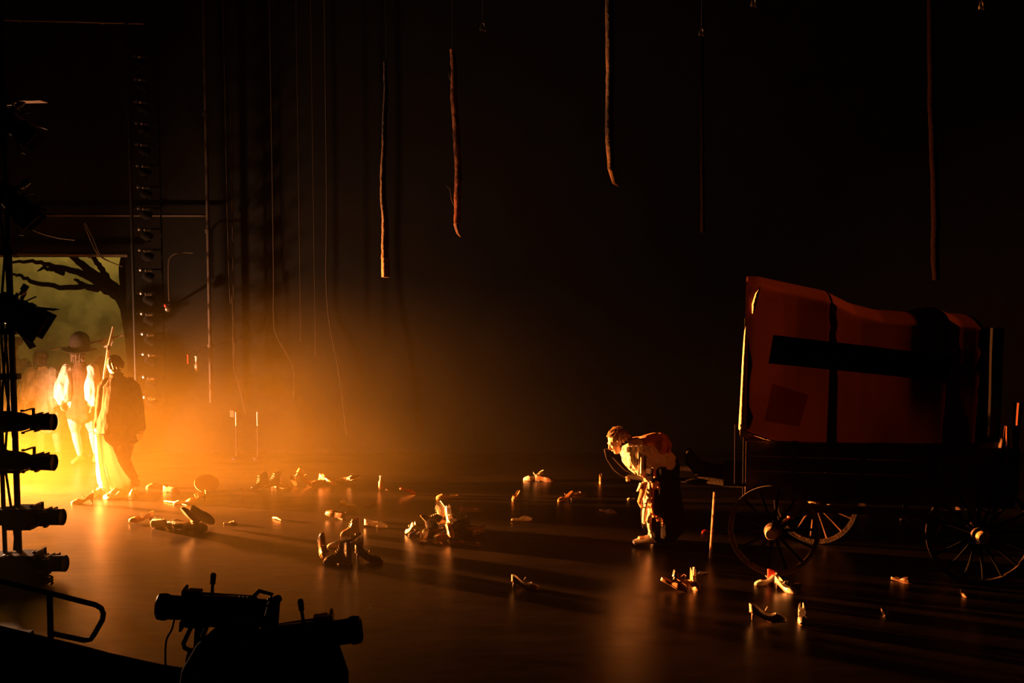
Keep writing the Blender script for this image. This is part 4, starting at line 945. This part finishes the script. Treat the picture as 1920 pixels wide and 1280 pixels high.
# px, py of the floor contact
shoe('pump', Br, 155, 944, 5, 'lone brown heeled shoe left of the trailing white cloth, toe left')
shoe('pump', Tn, 264, 980, 0, 'tan strapped heel left of the fallen cup, toe left', tilt=4)
shoe('flat', Br, 350, 997, 15, 'dark shoe at the front of the black heap near the left', s=1.1)
shoe('boot', Bk, 340, 992, -10, 'black boot toppled in the left heap', roll=80, s=1.25)
shoe('boot', Bk, 366, 996, 160, 'black boot lying under the upturned sole in the left heap', roll=-80, s=1.2)
shoe('flat', Bk, 378, 988, 190, 'shoe tipped up showing its sole at the right of the left heap', tilt=-28, roll=60, s=1.15)
shoe('flat', Br, 352, 988, 40, 'brown shoe standing on end atop the left heap', tilt=55, z=.08)
shoe('slip', Br, 296, 914, 20, 'low dark slipper with a bright stud right of the trailing cloth', s=1.1)
shoe('flat', Tn, 322, 922, 160, 'small lit shoe behind the thin stick near the left', s=.9)
shoe('slip', Wl, 342, 944, 30, 'small pale slipper between stick and pointed shoe', s=.8)
shoe('pump', Tn, 368, 944, -8, 'pointed shoe with curled toe right of the thin stick', tilt=-8)
shoe('boot', Bk, 488, 918, 10, 'leftmost dark boot in the far row of shoes', tilt=-8, s=.9)
shoe('boot', Bk, 508, 916, 40, 'leaning dark boot second in the far row', tilt=14, s=.9)
shoe('flat', Br, 528, 914, 170, 'low dark shoe in the middle of the far row')
shoe('slip', Wl, 550, 913, 80, 'small pale slipper on edge in the far row', tilt=50, s=.8)
shoe('pump', Tn, 568, 912, 190, 'tall curved heel in the far row of shoes', tilt=-30)
shoe('flat', Br, 597, 909, 20, 'first of two brown shoes tangled in the far row')
shoe('flat', Tn, 613, 908, 150, 'second of two shoes tangled in the far row', tilt=-12)
shoe('boot', Br, 648, 906, 25, 'brown boot lying at the right end of the far row', roll=70)
shoe('slip', Wl, 432, 982, 200, 'tiny pale slipper alone on the left midfloor', s=.55)
shoe('flat', Br, 628, 972, -30, 'dark shoe nosing up behind the white shoes', tilt=10)
shoe('pump', Wl, 651, 956, 170, 'white heel lying behind the white shoes', roll=60, s=.8)
shoe('flat', Wl, 634, 1026, 10, 'bright white shoe at the left of the stacked pair', roll=8, s=.85)
shoe('boot', Br, 657, 1002, 20, 'dark boot standing behind the white shoe', s=.8)
shoe('flat', Bk, 655, 1022, 0, 'black shoe pressed beside the bright white shoe', s=1.1)
shoe('flat', Bk, 664, 1018, 60, 'black shoe on top beside the bright white shoe', z=.06, s=.95)
shoe('pump', Tn, 604, 1050, 130, 'tan heel stood on its toe left of the black boots', tilt=-45)
shoe('boot', Bk, 632, 1055, 20, 'left black boot of the pair in front of white shoe', roll=20)
shoe('boot', Bk, 646, 1056, -60, 'right black boot of the pair in front of white shoe', s=1.05)
shoe('pump', Bk, 692, 1052, 155, 'black heel with lit back edge, toe pointing right', s=1.15)
shoe('flat', Wl, 705, 988, 165, 'pale shoe with bright heel, toe right, left of the pile')
shoe('slip', Rd, 764, 928, 190, 'small red slipper beyond the pile', tilt=-20, s=.8)
shoe('slip', Br, 697, 946, 70, 'dim brown slipper left of the red slipper', s=.8)
shoe('slip', Tn, 838, 934, 10, 'tan slipper with lit arched top beyond the pile')
shoe('flat', Br, 883, 960, 200, 'faint brown shoe beyond the right of the pile')
# the central pile
GP = 'shoes heaped in the central pile'
pile = [('pump', Wl, 771, 1003, -50, -20, 0, .75, 0, 'white pointed heel at the left end of the central pile'),
 ('flat', Bk, 786, 1004, 10, 0, 0, .9, 0, 'black shoe behind the left end of the central pile'),
 ('pump', Wl, 796, 1012, 80, 10, 0, .8, 0, 'white heel seen end on at the front left of the pile'),
 ('flat', Br, 806, 1003, 30, 0, 10, 1, 0, 'brown shoe low on the left slope of the pile'),
 ('boot', Bk, 799, 992, 20, 50, 0, .75, .03, 'black boot poking up on the left slope of the pile'),
 ('flat', Wl, 818, 985, 200, 5, 0, .9, .02, 'bright white shoe with open collar near the pile top'),
 ('boot', Wl, 831, 985, -20, -40, 0, .8, .02, 'white boot rising at the very top of the pile'),
 ('pump', Wl, 842, 988, 120, -35, 0, .95, .02, 'white heel sloping down from the pile top'),
 ('boot', Bk, 826, 1008, 190, 10, 70, 1.0, 0, 'black boot lying along the front of the pile'),
 ('boot', Bk, 840, 1014, 20, 0, -75, 1.0, 0, 'second black boot lying below the first in the pile'),
 ('flat', Tn, 843, 1006, 110, -30, 0, .8, .05, 'tan shoe hanging toe down at the pile front'),
 ('slip', Wl, 852, 984, 60, 20, 0, .7, .06, 'small white slipper on the pile right of the top'),
 ('flat', Bk, 866, 1006, 160, 0, 20, 1.1, 0, 'black shoe on the right slope of the pile'),
 ('flat', Bk, 858, 996, 20, -15, 0, 1.1, .04, 'black shoe behind the small white slipper'),
 ('boot', Bk, 880, 1002, 200, 0, 80, 1.0, 0, 'black boot at the right end of the pile'),
 ('slip', Tn, 857, 1018, 180, 0, 0, .6, 0, 'tiny tan slipper in front of the pile'),
 ('slip', Tn, 820, 1020, 140, 0, 0, .5, 0, 'tiniest slipper below the pile front'),
 ('flat', Br, 893, 1000, 40, 0, 0, .9, 0, 'brown shoe just beyond the right end of the pile'),
 ('slip', Br, 884, 1024, 200, -10, 0, .75, 0, 'curved brown slipper at the right foot of the pile')]
for kd, mt, px, py, rz, tl, rl_, s_, z_, lab in pile: shoe(kd, mt, px, py, rz, lab, tl, rl_, s_, z_, GP)
shoe('slip', Tn, 968, 938, 60, 'small curled tan slipper right of centre', tilt=-30, s=.7)
shoe('slip', Wl, 978, 976, 195, 'small pale slipper with a thin lit edge, right of centre', s=.9)
shoe('pump', Wl, 1000, 900, 0, 'white shoe with bright toe in the far right row')
shoe('flat', Br, 1022, 902, 160, 'dark shoe right behind the white shoe in the far right row')
shoe('pump', Tn, 1060, 938, 30, 'tan heel with lit point, left of the bent person', s=.8)
shoe('slip', Br, 1080, 930, 190, 'dim slipper beyond the tan heel', s=.9)
shoe('boot', Tn, 1126, 905, 90, 'small upright tan boot far behind the bent person', s=.5)
shoe('slip', Wl, 1183, 936, 10, 'tiny white slipper close to the bent person', s=.35)
shoe('slip', Br, 1140, 960, 150, 'faint brown slipper left of the bent person', s=.8)
shoe('pump', Wl, 985, 1103, 172, 'lone white heel on the dark front floor, heel left', s=.95)
GR = 'shoes lying in front of the wagon'
shoe('slip', Tn, 1264, 1105, 150, 'curved slipper at the left of the group before the wagon', tilt=-14, s=1.0, group=GR)
shoe('pump', Tn, 1280, 1102, 200, 'tan heel in the left group before the wagon', tilt=-14, s=.9, group=GR)
shoe('boot', Tn, 1303, 1102, 100, 'upright tan boot in the left group before the wagon', s=.75, group=GR)
shoe('slip', Wl, 1318, 1075, 20, 'tiny pale slipper above the upright tan boot', s=.4, group=GR)
shoe('slip', Rd, 1328, 998, 20, 'small red slipper beside the wagon prop leg', s=.6, group=GR)
shoe('pump', Wl, 1436, 1096, 5, 'white toe tipped shoe in the right group before the wagon', s=.8, group=GR)
shoe('boot', Rd, 1455, 1094, 160, 'reddish boot top in the right group before the wagon', s=.6, group=GR)
shoe('pump', Wl, 1474, 1108, 130, 'white heel at the right of the group before the wagon', s=.9, group=GR)
shoe('slip', Tn, 1492, 1097, 170, 'tiny tan slipper beside the right hand white heel', s=.4, group=GR)
shoe('pump', Wl, 1440, 1166, 160, 'white pointed pump nearest the front, heel left', tilt=4, s=1.1, group=GR)
shoe('pump', Wl, 1504, 1164, 80, 'narrow white heel seen from behind, right of nearest pump', s=.9, group=GR)
shoe('flat', Tn, 1806, 1117, 100, 'dim tan shoe alone at the right edge', s=.5, group=GR)
shoe('slip', Br, 1692, 1090, 140, 'faint brown slipper below the rear wheel', s=.8, group=GR)
shoe('flat', Br, 1659, 1153, 90, 'faint brown shoe on the dark floor right of the heels', s=.6, group=GR)
shoe('slip', Tn, 1705, 976, 180, 'faint slipper behind the wagon between the wheels', s=.8, group=GR)
shoe('slip', Wl, 1563, 944, 10, 'pale slipper glimpsed through the far front wheel', s=.6, group=GR)

# other litter
mg = thing('enamel_mug', 'white enamel mug lying on its side by the black heap', 'mug', G(297, 990) + V((0, 0, .052)), rz=math.radians(-8))
MB().lathe([(-.07, .001), (-.07, .046), (-.065, .05), (.075, .053), (.075, .048), (-.06, .045), (-.06, .001)], axis=(1, 0, 0), seg=26).build('bowl', 'white_enamel', mg)
MB().tube([(-.04, 0, .05), (-.035, .0, .085), (.03, 0, .085), (.04, 0, .05)], .006, 8).build('handle', 'white_enamel', mg)
hp_ = G(388, 918); ht_ = thing('straw_hat', 'round brimmed hat tipped on edge beyond the pointed shoe', 'hat', hp_ + V((0, 0, .088)), rot=(math.radians(-146), math.radians(14), 0))
MB().lathe([(0, .155), (.006, .157), (.012, .085), (.05, .078), (.075, .06), (.08, 0)], seg=32).build('crown', 'straw', ht_); MB().lathe([(.014, .088), (.034, .085)], seg=32, cap=False).build('hat_band', 'dark_felt', ht_)
def stick(a, b_, r, label, material='pale_wood', up=0):
    A, B_ = G(*a, r), G(*b_, r) + V((0, 0, up)); mid = A.lerp(B_, .5) + V((0, 0, .01))
    return tag(MB().tube([A, mid, B_], [r, r, r * .6], 8).build('stick', material), label, 'stick')
stick((308, 939), (350, 947), .010, 'thin pale stick left of the pointed shoe')
stick((512, 970), (527, 975), .012, 'short pale stick alone on the left midfloor')
stick((1612, 931), (1624, 934), .014, 'short bright stick right of the far front wheel')
stick((724, 918), (728, 920), .012, 'tiny stub of wood behind the row of shoes')
stick((1688, 975), (1715, 968), .006, 'faint thin stick behind the wagon')
a = G(455, 938); tag(MB().tube([a, a + V((.01, 0, .07)), a + V((-.005, 0, .13)), a + V((-.035, 0, .17))], [.008, .007, .006, .004], 7).build('stick', 'pale_wood'), 'thin curved twig standing up from the floor at left', 'stick')
bt_ = thing('bottle', 'thin upright bottle at the right of the far shoe row', 'bottle', G(714, 918))
MB().lathe([(0, .028), (.005, .032), (.10, .032), (.13, .014), (.17, .012)], seg=18).build('body', 'tan_leather', bt_); MB().lathe([(.165, .016), (.185, .016)], seg=14).build('cap', 'white_enamel', bt_)
for px, py, l in ((190, 955, 'single nail'),): pass

# ------------------------------------------------------------------ stage haze, densest near the wing
hz_ = MB().box((-2.2, 12.95, 3.3), (21.2, 10.0, 6.56)).build('stage_haze', 'black_paint', smooth=False)
m = bpy.data.materials.new('haze'); m.use_nodes = True; nt = m.node_tree
for n in list(nt.nodes): nt.nodes.remove(n)
out = nt.nodes.new('ShaderNodeOutputMaterial'); vs = nt.nodes.new('ShaderNodeVolumeScatter')
vs.inputs['Color'].default_value = (.98, .82, .22, 1); vs.inputs['Anisotropy'].default_value = .25
nt.links.new(vs.outputs[0], out.inputs['Volume'])
tc = nt.nodes.new('ShaderNodeTexCoord'); sx = nt.nodes.new('ShaderNodeSeparateXYZ'); nt.links.new(tc.outputs['Object'], sx.inputs[0])
mr = nt.nodes.new('ShaderNodeFloatCurve'); mx_ = nt.nodes.new('ShaderNodeMapRange')
mx_.inputs['From Min'].default_value = -10.0; mx_.inputs['From Max'].default_value = 10.0
nt.links.new(sx.outputs['X'], mx_.inputs['Value']); nt.links.new(mx_.outputs[0], mr.inputs['Value'])
HAZE = [(-10, .010), (-6.5, .0115), (-5.2, .0135), (-3.8, .0165), (-2.4, .0135), (-1.0, .0060), (.6, .0012), (3, .0002), (10, .0001)]
cvh = mr.mapping.curves[0]
while len(cvh.points) < len(HAZE): cvh.points.new(.5, .5)
for pt_, (hx, hv) in zip(cvh.points, HAZE): pt_.location = ((hx + 10) / 20, hv * 40)
mr.mapping.update()
mz = nt.nodes.new('ShaderNodeMapRange'); mz.interpolation_type = 'SMOOTHSTEP'
mz.inputs['From Min'].default_value = .3; mz.inputs['From Max'].default_value = 2.9; mz.inputs['To Min'].default_value = 1.0; mz.inputs['To Max'].default_value = .02
nt.links.new(sx.outputs['Z'], mz.inputs['Value'])
nz = nt.nodes.new('ShaderNodeTexNoise'); nz.inputs['Scale'].default_value = .55; nz.inputs['Detail'].default_value = 2
nt.links.new(tc.outputs['Object'], nz.inputs['Vector'])
mn_ = nt.nodes.new('ShaderNodeMapRange'); mn_.inputs['From Min'].default_value = .35; mn_.inputs['From Max'].default_value = .65; mn_.inputs['To Min'].default_value = .5; mn_.inputs['To Max'].default_value = 1.4
nt.links.new(nz.outputs['Fac'], mn_.inputs['Value'])
m1 = nt.nodes.new('ShaderNodeMath'); m1.operation = 'MULTIPLY'; m2 = nt.nodes.new('ShaderNodeMath'); m2.operation = 'MULTIPLY'
nt.links.new(mr.outputs[0], m1.inputs[0]); nt.links.new(mz.outputs[0], m1.inputs[1]); nt.links.new(m1.outputs[0], m2.inputs[0]); nt.links.new(mn_.outputs[0], m2.inputs[1])
my = nt.nodes.new('ShaderNodeMapRange'); my.interpolation_type = 'SMOOTHSTEP'
my.inputs['From Min'].default_value = 12.0; my.inputs['From Max'].default_value = 15.0; my.inputs['To Min'].default_value = .22; my.inputs['To Max'].default_value = 1.0
nt.links.new(sx.outputs['Y'], my.inputs['Value']); m4 = nt.nodes.new('ShaderNodeMath'); m4.operation = 'MULTIPLY'
nt.links.new(m2.outputs[0], m4.inputs[0]); nt.links.new(my.outputs[0], m4.inputs[1]); m2 = m4
m3 = nt.nodes.new('ShaderNodeMath'); m3.operation = 'MULTIPLY'; m3.inputs[1].default_value = 1 / 40
nt.links.new(m2.outputs[0], m3.inputs[0]); nt.links.new(m3.outputs[0], vs.inputs['Density'])
hz_.data.materials.clear(); hz_.data.materials.append(m)
tag(hz_, 'orange lit smoke haze drifting over the stage from the left', 'haze', kind='stuff')
